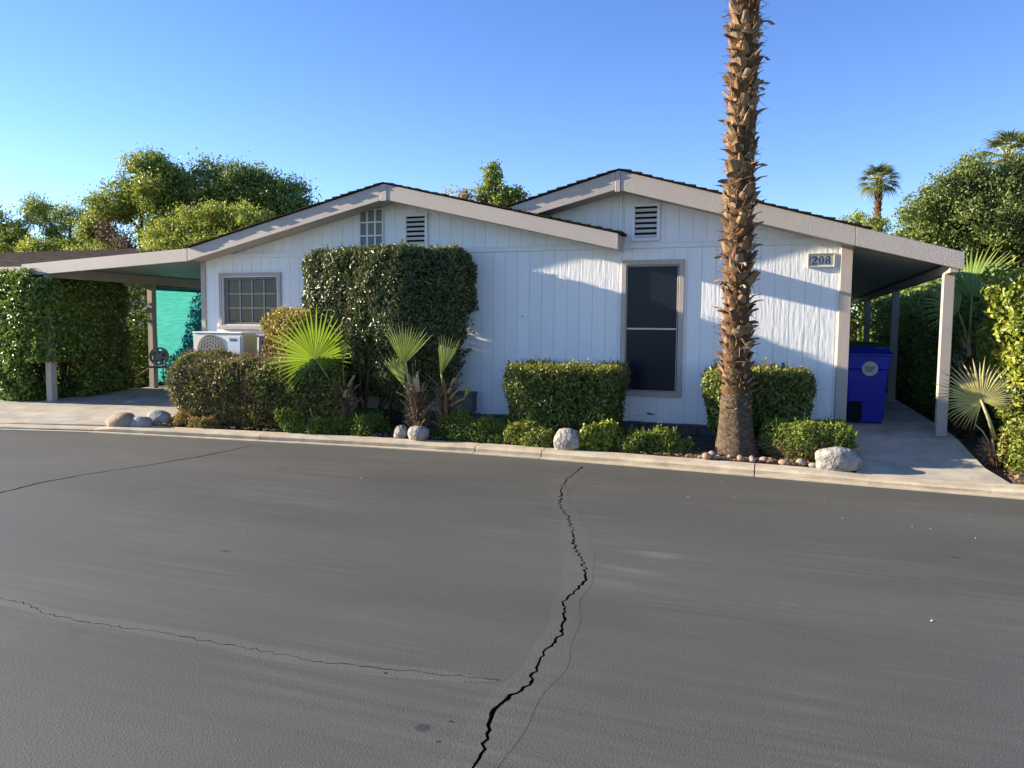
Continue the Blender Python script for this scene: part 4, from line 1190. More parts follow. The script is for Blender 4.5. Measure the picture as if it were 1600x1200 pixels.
for (x, y) in ((-1.62, -1.48), (-1.50, -1.36), (-1.42, -1.50), (-1.30, -1.42), (-1.18, -1.52), (-1.06, -1.42), (-0.93, -1.50), (-0.86, -1.36), (-0.56, -1.30), (-0.74, -1.28), (-1.05, -1.56), (-1.55, -1.54)):
    s = random.uniform(0.028, 0.055)
    pb.append((x, y, s, s * random.uniform(.7, 1), s * random.uniform(.6, .9), random.choice((0, 0, 1, 2)), SMALL))
for k, (x, y, a, b, c, mi, lb) in enumerate(pb):
    rock('river_stone', lb, (x, y, 0.086 + c * 0.35 + (0.03 if abs(x + 1.27) < .35 else 0)), (a, b, c), M_PEB[mi], 20 + k, 'river stones along the kerb by the palm', 2, 0.08, 0.1, cat='stone')
rock('rock', 'dark rock at the left edge of the driveway beside the ivy hedge', (-14.3, -0.85, 0.17), (0.15, 0.12, 0.10), M_ROCKG, 60, GR)

# ------------------------------------------------------------------ tall palm
palm = thing('palm_tree', 'tall desert fan palm with shaggy brown trunk in front of the house', 'palm', (-1.25, -1.1, 0.1))
def trunk_c(z): return (-1.245 - 0.016 * (z - 0.1) - 0.02 * math.sin(z * 0.9), -1.1 + 0.01 * math.sin(z))
def trunk_r(z): return float(np.interp(z, [0.0, 0.12, 0.3, 0.7, 1.1, 2.0, 4.0, 6.0, 10.5], [0.315, 0.265, 0.225, 0.172, 0.15, 0.142, 0.148, 0.152, 0.14]))
def lofted(name, zs, m_, parent, amp, fr, n=28):
    vs, fs = [], []
    for i_, z in enumerate(zs):
        c = trunk_c(z)
        for k in range(n):
            a = 2 * math.pi * k / n
            q = np.array([[math.cos(a), math.sin(a), z * 2.0]])
            r_ = trunk_r(z) * (1 + amp * wob(q, fr)[0] + amp * 0.5 * wob(q, fr * 2.6)[0])
            vs.append((c[0] + r_ * math.cos(a), c[1] + r_ * math.sin(a), z))
    for i_ in range(len(zs) - 1):
        for k in range(n):
            fs.append((i_ * n + k, i_ * n + (k + 1) % n, (i_ + 1) * n + (k + 1) % n, (i_ + 1) * n + k))
    fs.append(tuple((len(zs) - 1) * n + k for k in range(n)))
    return MB().add(vs, fs).build(name, m_, parent, smooth=True)
lofted('trunk_base', np.arange(0.0, 0.86, 0.02), M_PBASE, palm, 0.05, 3.4)
lofted('trunk', np.arange(0.80, 10.4, 0.06), M_PTRUNK, palm, 0.05, 3.0)
# cut leaf bases ("boots") that clad the trunk
def boot_mesh(kind, seed):
    r = random.Random(seed)
    w, h, t = r.uniform(.10, .15), r.uniform(.11, .17), r.uniform(.012, .02)
    ox = r.uniform(.042, .078)
    vs, fs = [], []
    # split wedge: wide clasping bottom, narrowing tongue lifting off the trunk
    rows = [(0.0, 1.0, -0.02), (0.35, 0.88, 0.012), (0.7, 0.62, ox * 0.6), (1.0, 0.42, ox)]
    if kind == 1: rows = [(0.0, 1.0, -0.02), (0.35, 0.8, 0.03), (0.62, 0.40, ox * 1.1), (0.72, 0.26, ox * 2.0)]
    if kind == 2: rows = [(0.0, 0.9, -0.02), (0.3, 0.95, 0.02), (0.6, 0.8, ox * 0.8), (0.72, 0.55, ox * 1.5)]
    if kind == 3: rows = [(0.0, 0.7, -0.02), (0.4, 0.36, 0.05), (0.5, 0.20, ox * 2.2), (0.30, 0.12, ox * 3.1)]
    sk = r.uniform(-0.025, 0.025)
    for (u, ww, o_) in rows:
        for s in (-1, -0.33, 0.33, 1):
            x = s * w / 2 * ww + sk * u * (1 if s > 0 else 0.6)
            curl = -abs(s) ** 2 * 0.028 * (1 - u * .4)
            vs.append((x + r.uniform(-.004, .004), o_ + curl + r.uniform(-.005, .005), u * h + r.uniform(-.006, .006)))
    n = len(vs)
    vs += [(x, y - t, z - t * .4) for x, y, z in vs]
    for a in range(3):
        for b in range(3):
            q = a * 4 + b
            fs.append((q, q + 1, q + 5, q + 4)); fs.append((q + n, q + 4 + n, q + 5 + n, q + 1 + n))
    for b in range(3): fs.append((12 + b, 13 + b, 13 + b + n, 12 + b + n)); 
    for a in range(3):
        fs.append((a * 4, a * 4 + 4, a * 4 + 4 + n, a * 4 + n)); fs.append((a * 4 + 3, a * 4 + 3 + n, a * 4 + 7 + n, a * 4 + 7))
    me = bpy.data.meshes.new('leaf_base')
    me.from_pydata(vs, [], fs)
    bm = bmesh.new(); bm.from_mesh(me); bmesh.ops.recalc_face_normals(bm, faces=bm.faces); bm.to_mesh(me); bm.free()
    me.materials.append(M_BOOT[(0, 1, 2, 0, 3, 1, 0, 2)[seed % 8]])
    return me
variants = [boot_mesh((0, 0, 1, 2, 0, 1, 0, 2, 0, 0, 1, 2, 0, 2, 3, 0)[k % 16], 100 + k) for k in range(16)]
pinv = Matrix.Translation(-Vector(palm.location))
cnt = 0
stuff_v, stuff_f = [], []
z = 0.60
row = 0
while z < 9.9:
    nb = 9
    for k in range(nb):
        a = 2 * math.pi * (k + 0.5 * (row % 2)) / nb + random.uniform(-.22, .22)
        zz = z + random.uniform(-.035, .035)
        c = trunk_c(zz); r_ = trunk_r(zz) - 0.012
        s = random.uniform(.8, 1.3) * float(np.interp(zz, [0.6, 1.3], [0.42, 1.0]))
        if math.sin(a) > 0.5: continue_small = True
        else: continue_small = False
        th = a - math.pi / 2
        Mx = Matrix.Translation((c[0] + r_ * math.cos(a), c[1] + r_ * math.sin(a), zz)) @ Matrix.Rotation(th, 4, 'Z') @ Matrix.Rotation(random.uniform(-.35, .35), 4, 'Y') @ Matrix.Rotation(random.uniform(-.25, .20), 4, 'X') @ Matrix.Diagonal((s * random.choice((-1, 1)), s, s * random.uniform(.85, 1.2), 1))
        me = random.choice(variants)
        if zz < 5.75 and not continue_small and cnt < 298:
            o = bpy.data.objects.new('leaf_base', me); COL.objects.link(o)
            o.parent = palm; o.matrix_parent_inverse = pinv
            o.matrix_basis = Mx
            cnt += 1
        else:
            b = len(stuff_v)
            stuff_v += [tuple(Mx @ v.co) for v in me.vertices]
            stuff_f += [tuple(i + b for i in p.vertices) for p in me.polygons]
    z += 0.10; row += 1
o = MB().add(stuff_v, stuff_f).build('leaf_bases', M_BOOT[1], palm); o['kind'] = 'stuff'
# loose fibres and stray broken stalks
n = 900
zz = rng.uniform(0.9, 6.5, n); aa = rng.uniform(0, 6.28, n)
cc = np.array([trunk_c(z) for z in zz]); rr = np.array([trunk_r(z) for z in zz])
p0 = np.stack([cc[:, 0] + np.cos(aa) * rr, cc[:, 1] + np.sin(aa) * rr, zz], 1)
dr = np.stack([np.cos(aa), np.sin(aa), rng.normal(0, .8, n)], 1) + rng.normal(0, .45, (n, 3))
o = sticks('loose_fibres', p0, p0 + unit(dr) * rng.uniform(.05, .15, n)[:, None], 0.0045, M_TWIG, palm); o['kind'] = 'stuff'

# ------------------------------------------------------------------ palm fronds
def frond(parent, hub, axis, normal, Rr, spread, nseg, material, base=None, droop=0.12, split=0.45, tone0=0.5, fold=0.35, cup=0.0, wid=1.0, peti=M_PETI, pr=0.012, seed=0, name='frond', rmin=0.72):
    r = random.Random(seed)
    hub = Vector(hub); axis = Vector(axis).normalized(); normal = Vector(normal)
    normal = (normal - axis * normal.dot(axis)).normalized()
    side = axis.cross(normal)
    da = spread / nseg
    vs, fs, tn = [], [], []
    for k in range(nseg):
        a = -spread / 2 + da * (k + 0.5) + r.uniform(-.15, .15) * da
        rr_ = Rr * (rmin + (1 - rmin) * math.cos(a * 0.55) ** 2) * r.uniform(.9, 1.06)
        d = axis * math.cos(a) + side * math.sin(a)
        e = -axis * math.sin(a) + side * math.cos(a)
        dd = droop * r.uniform(.6, 1.5)
        tw = r.uniform(-.25, .25)
        tone = min(1, max(0, tone0 + r.uniform(-.22, .22)))
        b = len(vs)
        st = [(0.03, 1.0), (split * .6, 1.0), (split, .92), (0.72, .5), (1.0, .04)]
        for u, ww in st:
            w = min(u, split * 1.02) * rr_ * math.tan(da / 2) * ww * wid
            z_ = cup * rr_ * (u ** 2) * (1 - math.cos(a)) - dd * rr_ * max(0, u - .35) ** 2 * 2
            drop = Vector((0, 0, -1)) * dd * rr_ * max(0, u - .5) ** 2 * 2.2
            c = hub + d * rr_ * u + normal * z_ + drop + e * tw * rr_ * .08 * max(0, u - split)
            vs += [c - e * w - normal * w * fold, c + normal * w * fold, c + e * w - normal * w * fold]
        for q in range(len(st) - 1):
            for j in (0, 1):
                fs.append((b + 3 * q + j, b + 3 * q + j + 1, b + 3 * q + 4 + j, b + 3 * q + 3 + j))
                tn.append(min(1, tone + (0.35 if q == len(st) - 2 else 0.0) * r.random()))
    o = np_mesh(name, np.array([v[:] for v in vs]), np.array(fs), material, parent, np.array(tn))
    if base is not None:
        base = Vector(base)
        mid = (base + hub) / 2 + Vector((0, 0, 0.04 * (hub - base).length))
        MB().tube([base, mid, hub + axis * Rr * .05], [pr * 1.7, pr * 1.15, pr * .7], 7).build('petiole', peti, o, smooth=True)
    return o

def stub_trunk(parent, c, h, r0, n, seed):
    r = random.Random(seed)
    MB().tube([(c[0], c[1], 0.05), (c[0], c[1], c[2] + h * .5), (c[0], c[1], c[2] + h)], [r0, r0 * .9, r0 * .55], 10).build('trunk', M_PTRUNK, parent, smooth=True)
    nf = 260
    a_ = rng.uniform(0, 6.28, nf); zf = rng.uniform(c[2] + .03, c[2] + h, nf)
    f0 = np.stack([c[0] + np.cos(a_) * r0 * .8, c[1] + np.sin(a_) * r0 * .8, zf], 1)
    f1 = f0 + np.stack([np.cos(a_), np.sin(a_), rng.normal(.2, .9, nf)], 1) * rng.uniform(.05, .15, nf)[:, None]
    sticks('loose_fibres', f0, f1, 0.004, M_TWIG, parent)['kind'] = 'stuff'
    for k in range(int(n * 1.7)):
        a = r.uniform(0, 6.28); z_ = c[2] + h * r.uniform(.05, .98)
        tilt = r.uniform(.15, .85); L_ = r.uniform(.12, .30)
        d = Vector((math.cos(a) * math.sin(tilt), math.sin(a) * math.sin(tilt), math.cos(tilt)))
        p = Vector((c[0] + math.cos(a) * r0 * .8, c[1] + math.sin(a) * r0 * .8, z_))
        t = Vector((-math.sin(a), math.cos(a), 0)); nn_ = d.cross(t)
        w = r.uniform(.016, .036)
        q = [p - t * w, p + t * w, p + d * L_ * .6 + t * w * .7, p + d * L_ * .6 - t * w * .7, p + d * L_ + t * w * .25 - nn_ * .03, p + d * L_ - t * w * .25 - nn_ * .03]
        q += [v - nn_ * .010 for v in q]
        MB().add(q, [(0, 1, 2, 3), (3, 2, 4, 5), (6, 9, 8, 7), (9, 11, 10, 8), (0, 3, 9, 6), (1, 7, 8, 2), (3, 5, 11, 9), (2, 8, 10, 4), (5, 4, 10, 11)]).build('leaf_base', (M_PETID if (r.random() < .35 and z_ > c[2] + h * .55) else r.choice((M_DEADLEAF, M_DEADLEAF, M_BOOT[2], M_BOOT[1]))), parent)

pa = thing('young_palm', 'young palm with one bright lime fan leaf left of the big bush', 'palm', (-6.55, -1.15, 0.1), 'young fan palms in the bed')
stub_trunk(pa, (-6.52, -1.15, 0.08), 0.62, 0.085, 26, 1)
frond(pa, (-6.86, -1.35, 1.10), (-0.10, -0.05, 1.0), (0.84, -0.54, 0.02), 0.76, R(290), 42, L_PALMG, (-6.56, -1.18, 0.55), droop=0.06, split=0.5, fold=0.5, rmin=0.72, seed=11, tone0=.5)
frond(pa, (-6.60, -1.05, 1.0), (0.05, 0.1, 1.0), (0.9, -0.3, 0.1), 0.45, R(30), 8, L_PALMM, (-6.52, -1.14, 0.6), droop=0.02, split=0.8, fold=.6, seed=12)
pbm = thing('young_palm', 'young palm above the pair of white rocks with half folded fan leaves', 'palm', (-5.30, -1.35, 0.1), 'young fan palms in the bed')
stub_trunk(pbm, (-5.31, -1.30, 0.1), 0.66, 0.09, 30, 2)
frond(pbm, (-5.46, -1.42, 1.05), (0.22, -0.1, 1.0), (0.55, -0.75, 0.25), 0.60, R(72), 17, L_PALMM, (-5.33, -1.32, 0.7), droop=0.12, split=.66, fold=.45, seed=13, tone0=.6, cup=.2)
frond(pbm, (-5.43, -1.45, 0.78), (-0.30, -0.1, 1.0), (0.8, -0.5, 0.1), 0.50, R(50), 12, L_PALMM, (-5.33, -1.34, 0.6), droop=0.05, split=.75, fold=.5, seed=14, tone0=.55)
for k in range(5):
    a = random.uniform(-1, 1)
    MB().tube([(-5.31, -1.32, 0.62), (-5.31 + a * .12, -1.42, 0.86), (-5.31 + a * .2, -1.44, 0.98 + .05 * k)], [.018, .012, .006], 6).build('stalk', M_PETID, pbm, smooth=True)
pcm = thing('young_palm', 'smaller young palm with one narrow leaf leaning right before the big bush', 'palm', (-4.98, -1.15, 0.1), 'young fan palms in the bed')
stub_trunk(pcm, (-4.97, -1.12, 0.1), 0.70, 0.085, 30, 3)
frond(pcm, (-5.03, -1.18, 0.92), (0.33, -0.1, 1.0), (0.45, -0.8, 0.0), 0.56, R(36), 10, L_PALMM, (-4.98, -1.14, 0.7), droop=0.03, split=.72, fold=.55, seed=16, tone0=.6)
frond(pcm, (-4.70, -1.16, 0.62), (0.4, -0.1, 0.8), (0.5, -0.8, 0.2), 0.24, R(26), 6, L_PALMM, (-4.94, -1.14, 0.5), droop=0.05, split=.8, fold=.5, seed=17, tone0=.7)
MB().tube([(-4.97, -1.12, 0.6), (-4.86, -1.18, 0.85), (-4.82, -1.2, 0.9)], [.016, .01, .005], 6).build('stalk', M_PETID, pcm, smooth=True)
pdm = thing('young_palm', 'faded grey green fan palm leaf leaning over the path by the right post', 'palm', (1.42, -0.85, 0.1), 'young fan palms in the bed')
stub_trunk(pdm, (1.46, -0.80, 0.08), 0.28, 0.07, 12, 4)
frond(pdm, (1.27, -0.95, 0.82), (-0.50, -0.10, 0.85), (-0.55, -0.75, 0.35), 0.53, R(285), 46, L_PALMD, (1.44, -0.84, 0.40), droop=0.28, split=.52, fold=.45, seed=18, tone0=.55, peti=M_PETID, pr=.016, rmin=.62)

# crown of the tall palm (far above the frame)
for k in range(22):
    a = k * 2.4; el = 0.9 - 0.075 * k
    c = trunk_c(10.3)
    d = Vector((math.cos(a) * math.cos(el), math.sin(a) * math.cos(el), math.sin(el)))
    b = Vector((c[0], c[1], 10.3))
    frond(palm, b + d * 1.0, d, Vector((0, 0, 1)) + d * .1, 0.85, R(200), 26, L_PALMF, b, droop=.25, split=.5, pr=.02, seed=200 + k)

def far_palm(label, x, y, h, rt, rc, seed, nf=26):
    p = thing('palm_tree', label, 'palm', (x, y, 0), 'fan palms beyond the houses')
    MB().tube([(x, y, -0.1), (x + .04, y, h * .5), (x, y, h)], [rt * 1.3, rt, rt * .95], 10).build('trunk', M_PTRUNK, p, smooth=True)
    n_ = 130
    zz_ = rng.uniform(h * .45, h, n_); aa_ = rng.uniform(0, 6.28, n_)
    q0 = np.stack([x + np.cos(aa_) * rt * .9, y + np.sin(aa_) * rt * .9, zz_], 1)
    sticks('leaf_bases', q0, q0 + np.stack([np.cos(aa_) * .10, np.sin(aa_) * .10, np.full(n_, .16)], 1), 0.04, M_BOOT[1], p)['kind'] = 'stuff'
    for k in range(nf):
        a = k * 2.4 + seed; el = 1.35 - 1.95 * (k / nf)
        d = Vector((math.cos(a) * math.cos(el), math.sin(a) * math.cos(el), math.sin(el)))
        b = Vector((x, y, h))
        frond(p, b + d * rc * .5, d + Vector((0, 0, -.15)), Vector((0, 0, 1)) + d * .2, rc * .55, R(170), 16, L_PALMF, b, droop=.35, split=.45, pr=.02, seed=300 + k + int(seed * 10), tone0=.35 + .35 * (k % 3 == 0))
    return p
far_palm('slender lone fan palm with round crown standing far behind the right roof', 4.35, 40, 10.2, 0.20, 1.35, 0.3, 34)
far_palm('fan palm whose crown peeps over the big tree at the right', 6.75, 22, 7.75, 0.2, 1.25, 1.1)
fp = thing('fan_palm', 'large fan palm leaf standing behind the end of the right awning', 'palm', (1.66, 1.7, 0.1))
stub_trunk(fp, (1.68, 1.7, 0.1), 1.3, 0.11, 24, 9)
frond(fp, (1.62, 1.55, 2.08), (0.42, 0.1, 1.0), (-0.70, -0.65, 0.15), 0.78, R(210), 34, L_PALMM, (1.67, 1.7, 1.3), droop=.08, split=.6, seed=41, tone0=.22)
frond(fp, (1.48, 1.5, 1.85), (-0.7, -0.2, 0.6), (0.2, -0.8, 0.6), 0.6, R(150), 26, L_PALMM, (1.67, 1.7, 1.3), droop=.15, split=.55, seed=42, tone0=.6)
fp2 = thing('fan_palm', 'small dark fan palm in shade between the two rear awning posts', 'palm', (1.75, 7.0, 0.1))
stub_trunk(fp2, (1.75, 7.0, 0.1), 0.9, 0.10, 14, 10)
for k in range(5):
    a = k * 1.3
    frond(fp2, (1.75 + .3 * math.cos(a), 7.0 + .3 * math.sin(a), 1.45), (.5 * math.cos(a), .5 * math.sin(a), 1), (-.4, -1, .3), 0.65, R(130), 18, L_PALMM, (1.75, 7.0, 0.95), seed=60 + k)

# ------------------------------------------------------------------ garden shrubs
sd = sdf_prism([(-7.58, -0.55), (-7.30, -0.82), (-6.0, -1.14), (-5.66, -1.16), (-5.02, -0.62), (-4.96, -0.03), (-7.5, -0.03)], 0.12, 2.66, 0.22,
               taper=lambda z: 0.46 * np.maximum(0, 1.45 - z), shear=lambda z: 0.20 * np.maximum(0, 1.45 - z))
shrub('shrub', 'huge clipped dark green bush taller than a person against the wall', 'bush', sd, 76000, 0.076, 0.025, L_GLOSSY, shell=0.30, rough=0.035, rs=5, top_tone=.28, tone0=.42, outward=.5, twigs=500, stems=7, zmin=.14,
      kill=lambda p: (p[:, 2] < 2.2) & (p[:, 1] > -0.36) & (rng.uniform(0, 1, len(p)) < np.where(wob(p * np.array([.3, .3, 1.0]), 9.0) > -.25, .985, .3)))
sd = sdf_prism([(-9.42, -1.20), (-9.15, -1.62), (-7.0, -1.60), (-6.55, -1.2), (-6.75, -0.9), (-9.25, -0.9)], 0.1, 1.17, 0.40, taper=lambda z: 0.10 * np.maximum(0, .5 - z))
shrub('shrub', 'wide rounded shrub with brown twigs and yellow green top near the driveway', 'bush', sd, 30000, 0.055, 0.036, L_BROWNG, shell=0.28, rough=0.06, rs=5, top_tone=.45, tone0=.48, tonev=.26, twigs=5200,
      twig_zone=lambda p: (p[:, 0] < -7.6) | (rng.uniform(0, 1, len(p)) < .25), dens=lambda p: np.where((p[:, 0] < -8.4) & (p[:, 2] < .85), .5, 1.0), stems=6, zmin=.1)
sd = sdf_prism([(-8.22, -0.85), (-7.3, -0.98), (-6.95, -0.8), (-6.95, -0.25), (-8.05, -0.25)], 0.25, 1.84, 0.28, taper=lambda z: 0.25 * np.maximum(0, 1.0 - z))
shrub('shrub', 'yellow leaved clipped shrub beside the left window and condenser', 'bush', sd, 15000, 0.050, 0.030, L_YELLOW, shell=0.25, rough=0.04, rs=6, top_tone=.2, tone0=.5, twigs=1600,
      twig_zone=lambda p: p[:, 2] < 1.3, dens=lambda p: np.where(p[:, 2] < 1.2, .55, 1.0), stems=5, zmin=.14)
sd = sdf_prism([(-4.20, -0.95), (-4.14, -1.10), (-3.70, -1.28), (-2.84, -1.20), (-2.70, -1.0), (-2.70, -0.10), (-4.20, -0.10)], 0.2, 1.08, 0.09, taper=lambda z: 0.16 * np.maximum(0, .85 - z))
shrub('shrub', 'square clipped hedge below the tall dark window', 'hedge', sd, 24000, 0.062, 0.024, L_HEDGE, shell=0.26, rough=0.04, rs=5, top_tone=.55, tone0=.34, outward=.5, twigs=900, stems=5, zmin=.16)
sd = sdf_prism([(-1.70, -0.80), (-1.5, -0.98), (-0.52, -0.95), (-0.42, -0.7), (-0.44, -0.25), (-1.68, -0.25)], 0.28, 1.09, 0.10, taper=lambda z: 0.22 * np.maximum(0, .75 - z))
shrub('shrub', 'square clipped hedge behind the tall palm trunk', 'hedge', sd, 13000, 0.062, 0.036, L_HEDGE, shell=0.26, rough=0.05, rs=6, top_tone=.4, tone0=.42, twigs=700, stems=5, zmin=.16)
sd = sdf_prism([(-0.98, -1.20), (-0.55, -1.48), (-0.02, -1.40), (0.04, -0.8), (-0.85, -0.7)], 0.1, 0.53, 0.16)
shrub('shrub', 'low clipped green hedge between the palm and the path', 'hedge', sd, 15000, 0.036, 0.016, L_COVER, shell=0.2, rough=0.04, rs=6, top_tone=.3, tone0=.42, twigs=1000, twig_zone=lambda p: p[:, 2] < .28, dens=lambda p: np.where(p[:, 2] < .26, .4, 1.0), stems=4, zmin=.1)
def cover(label, poly, z1, n, material=L_COVER, L=0.038, W=0.016, top=.15, tone0=.45, r=.10, cat='plant', rough=.10):
    return shrub('groundcover_plant', label, cat, sdf_prism(poly, 0.06, z1, r), n, L, W, material, shell=0.2, rough=rough, rs=8, top_tone=top, tone0=tone0, stems=2, zmin=.085, outward=.4, up=.5, group='low plants along the bed')
cover('low green plant between the round shrub and the lime palm leaf', [(-6.9, -1.55), (-6.0, -1.42), (-5.85, -1.1), (-6.1, -0.85), (-7.0, -0.9)], 0.33, 9000)
cover('low green plant right of the two white rocks', [(-5.02, -1.42), (-4.3, -1.42), (-4.02, -1.2), (-4.15, -0.85), (-5.0, -0.9)], 0.37, 10000, top=.3)
cover('bushy sprig at the lower left foot of the square window hedge', [(-4.0, -1.4), (-3.5, -1.42), (-3.45, -1.1), (-4.0, -1.0)], 0.36, 5000, L_HEDGE, .042, .014, .3, .6)
cover('trailing round leaved plant spilling beside the upright granite rock', [(-3.05, -1.46), (-2.68, -1.46), (-2.55, -1.2), (-2.95, -1.0)], 0.42, 2600, L_BRIGHT, .055, .045, .2, .5)
cover('dark low plant in shade under the tall dark window', [(-2.65, -1.42), (-1.98, -1.42), (-1.85, -1.15), (-2.1, -0.85), (-2.7, -0.95)], 0.30, 8500)
cover('yellow and rust tinted low plant by the driveway rocks', [(-9.15, -1.72), (-8.5, -1.66), (-8.35, -1.5), (-8.6, -1.25), (-9.1, -1.35)], 0.26, 5000, L_LIME, .045, .012, .2, .5)
cover('green sprigs at the foot of the round twiggy shrub', [(-7.3, -1.66), (-6.5, -1.52), (-6.4, -1.3), (-7.2, -1.25)], 0.36, 5000, L_COVER)

# left ivy hedge over the front carport post
sd = sdf_prism([(-14.15, -0.55), (-13.05, -0.62), (-12.88, -0.3), (-13.02, 0.9), (-13.3, 1.72), (-14.3, 1.78), (-14.6, 0.6)], 0.1, 2.46, 0.25)
shrub('ivy_hedge', 'tall ivy covered hedge swallowing the front carport post', 'hedge', sd, 42000, 0.075, 0.052, L_IVY, shell=0.36, rough=0.09, rs=4, top_tone=.15, tone0=.45, twigs=1400, stems=6, zmin=.12,
      twig_zone=lambda p: (p[:, 0] > -13.5) & (p[:, 1] > .2), kill=lambda p: ((p[:, 0] > -13.42) & (p[:, 1] < 0.25) & (p[:, 2] < .86)) | ((p[:, 0] > -13.2) & (p[:, 2] > 2.34)))
sd = sdf_ell((-15.75, 4.0, 1.6), (1.2, 1.42, 1.62))
shrub('shrub', 'leafy round shrub beyond the carport behind the ivy hedge', 'bush', sd, 16000, 0.085, 0.055, L_BRIGHT, shell=.6, rough=.14, rs=3, tone0=.4, stems=5, zmin=.05, twigs=400)
sd = sdf_prism([(-15.3, 2.05), (-14.4, 2.05), (-14.2, 8.6), (-15.3, 8.6)], 0.05, 1.42, 0.25)
shrub('shrub', 'low dark hedge outside the teal shade cloth', 'hedge', sd, 16000, 0.07, 0.045, L_IVY, shell=.4, rough=.12, rs=3, tone0=.35, stems=4, zmin=.05)
sd = sdf_prism([(-18.8, -0.6), (-14.9, -0.5), (-15.0, 0.3), (-18.8, 0.4)], 0.05, 1.5, 0.25)
shrub('shrub', 'dark low hedge at the left edge beyond the ivy', 'hedge', sd, 12000, 0.08, 0.05, L_IVY, shell=.35, rough=.12, rs=3, tone0=.35, stems=4, zmin=.05)

# right side hedges
sd = sdf_prism([(1.50, -0.05), (1.72, -0.45), (3.2, -0.6), (5.0, -0.5), (5.0, 1.4), (1.75, 1.4)], 0.55, 2.26, 0.3, taper=lambda z: .18 * np.maximum(0, 1.2 - z))
shrub('shrub', 'bright yellow green hedge at the right edge beside the path', 'hedge', sd, 26000, 0.078, 0.042, L_BRIGHT, shell=.4, rough=.11, rs=4, top_tone=.15, tone0=.58, twigs=500, stems=6, zmin=.3)
sd = sdf_prism([(1.48, -1.25), (1.8, -1.42), (4.0, -1.5), (4.0, -0.5), (1.55, -0.5)], 0.08, 0.68, 0.2)
shrub('shrub', 'low green shrub at the right edge below the faded palm leaf', 'bush', sd, 15000, 0.045, 0.024, L_BRIGHT, shell=.28, rough=.10, rs=5, top_tone=.1, tone0=.48, twigs=500, stems=4, zmin=.09)
sd = sdf_prism([(1.65, 2.1), (4.5, 1.9), (4.5, 15), (1.6, 15)], 0.05, 2.45, 0.3, zfun=lambda p: -0.55 * np.clip((p[:, 0] - 2.0) / .25, 0, 1) * (p[:, 1] < 8.2))
shrub('hedge', 'long dark hedge in shade behind the right awning posts', 'hedge', sd, 60000, 0.11, 0.07, L_IVY, shell=.5, rough=.14, rs=3, top_tone=.15, tone0=.42, stems=6, zmin=.05)
sd = sdf_prism([(-2.0, 16.4), (3.3, 16.4), (3.3, 17.8), (-2.0, 17.8)], 0.0, 3.3, 0.4)
shrub('hedge', 'sunlit hedge glimpsed past the far end of the house wall', 'hedge', sd, 16000, 0.14, 0.09, L_BRIGHT, shell=.5, rough=.2, rs=2, tone0=.4, stems=3, zmin=.05)

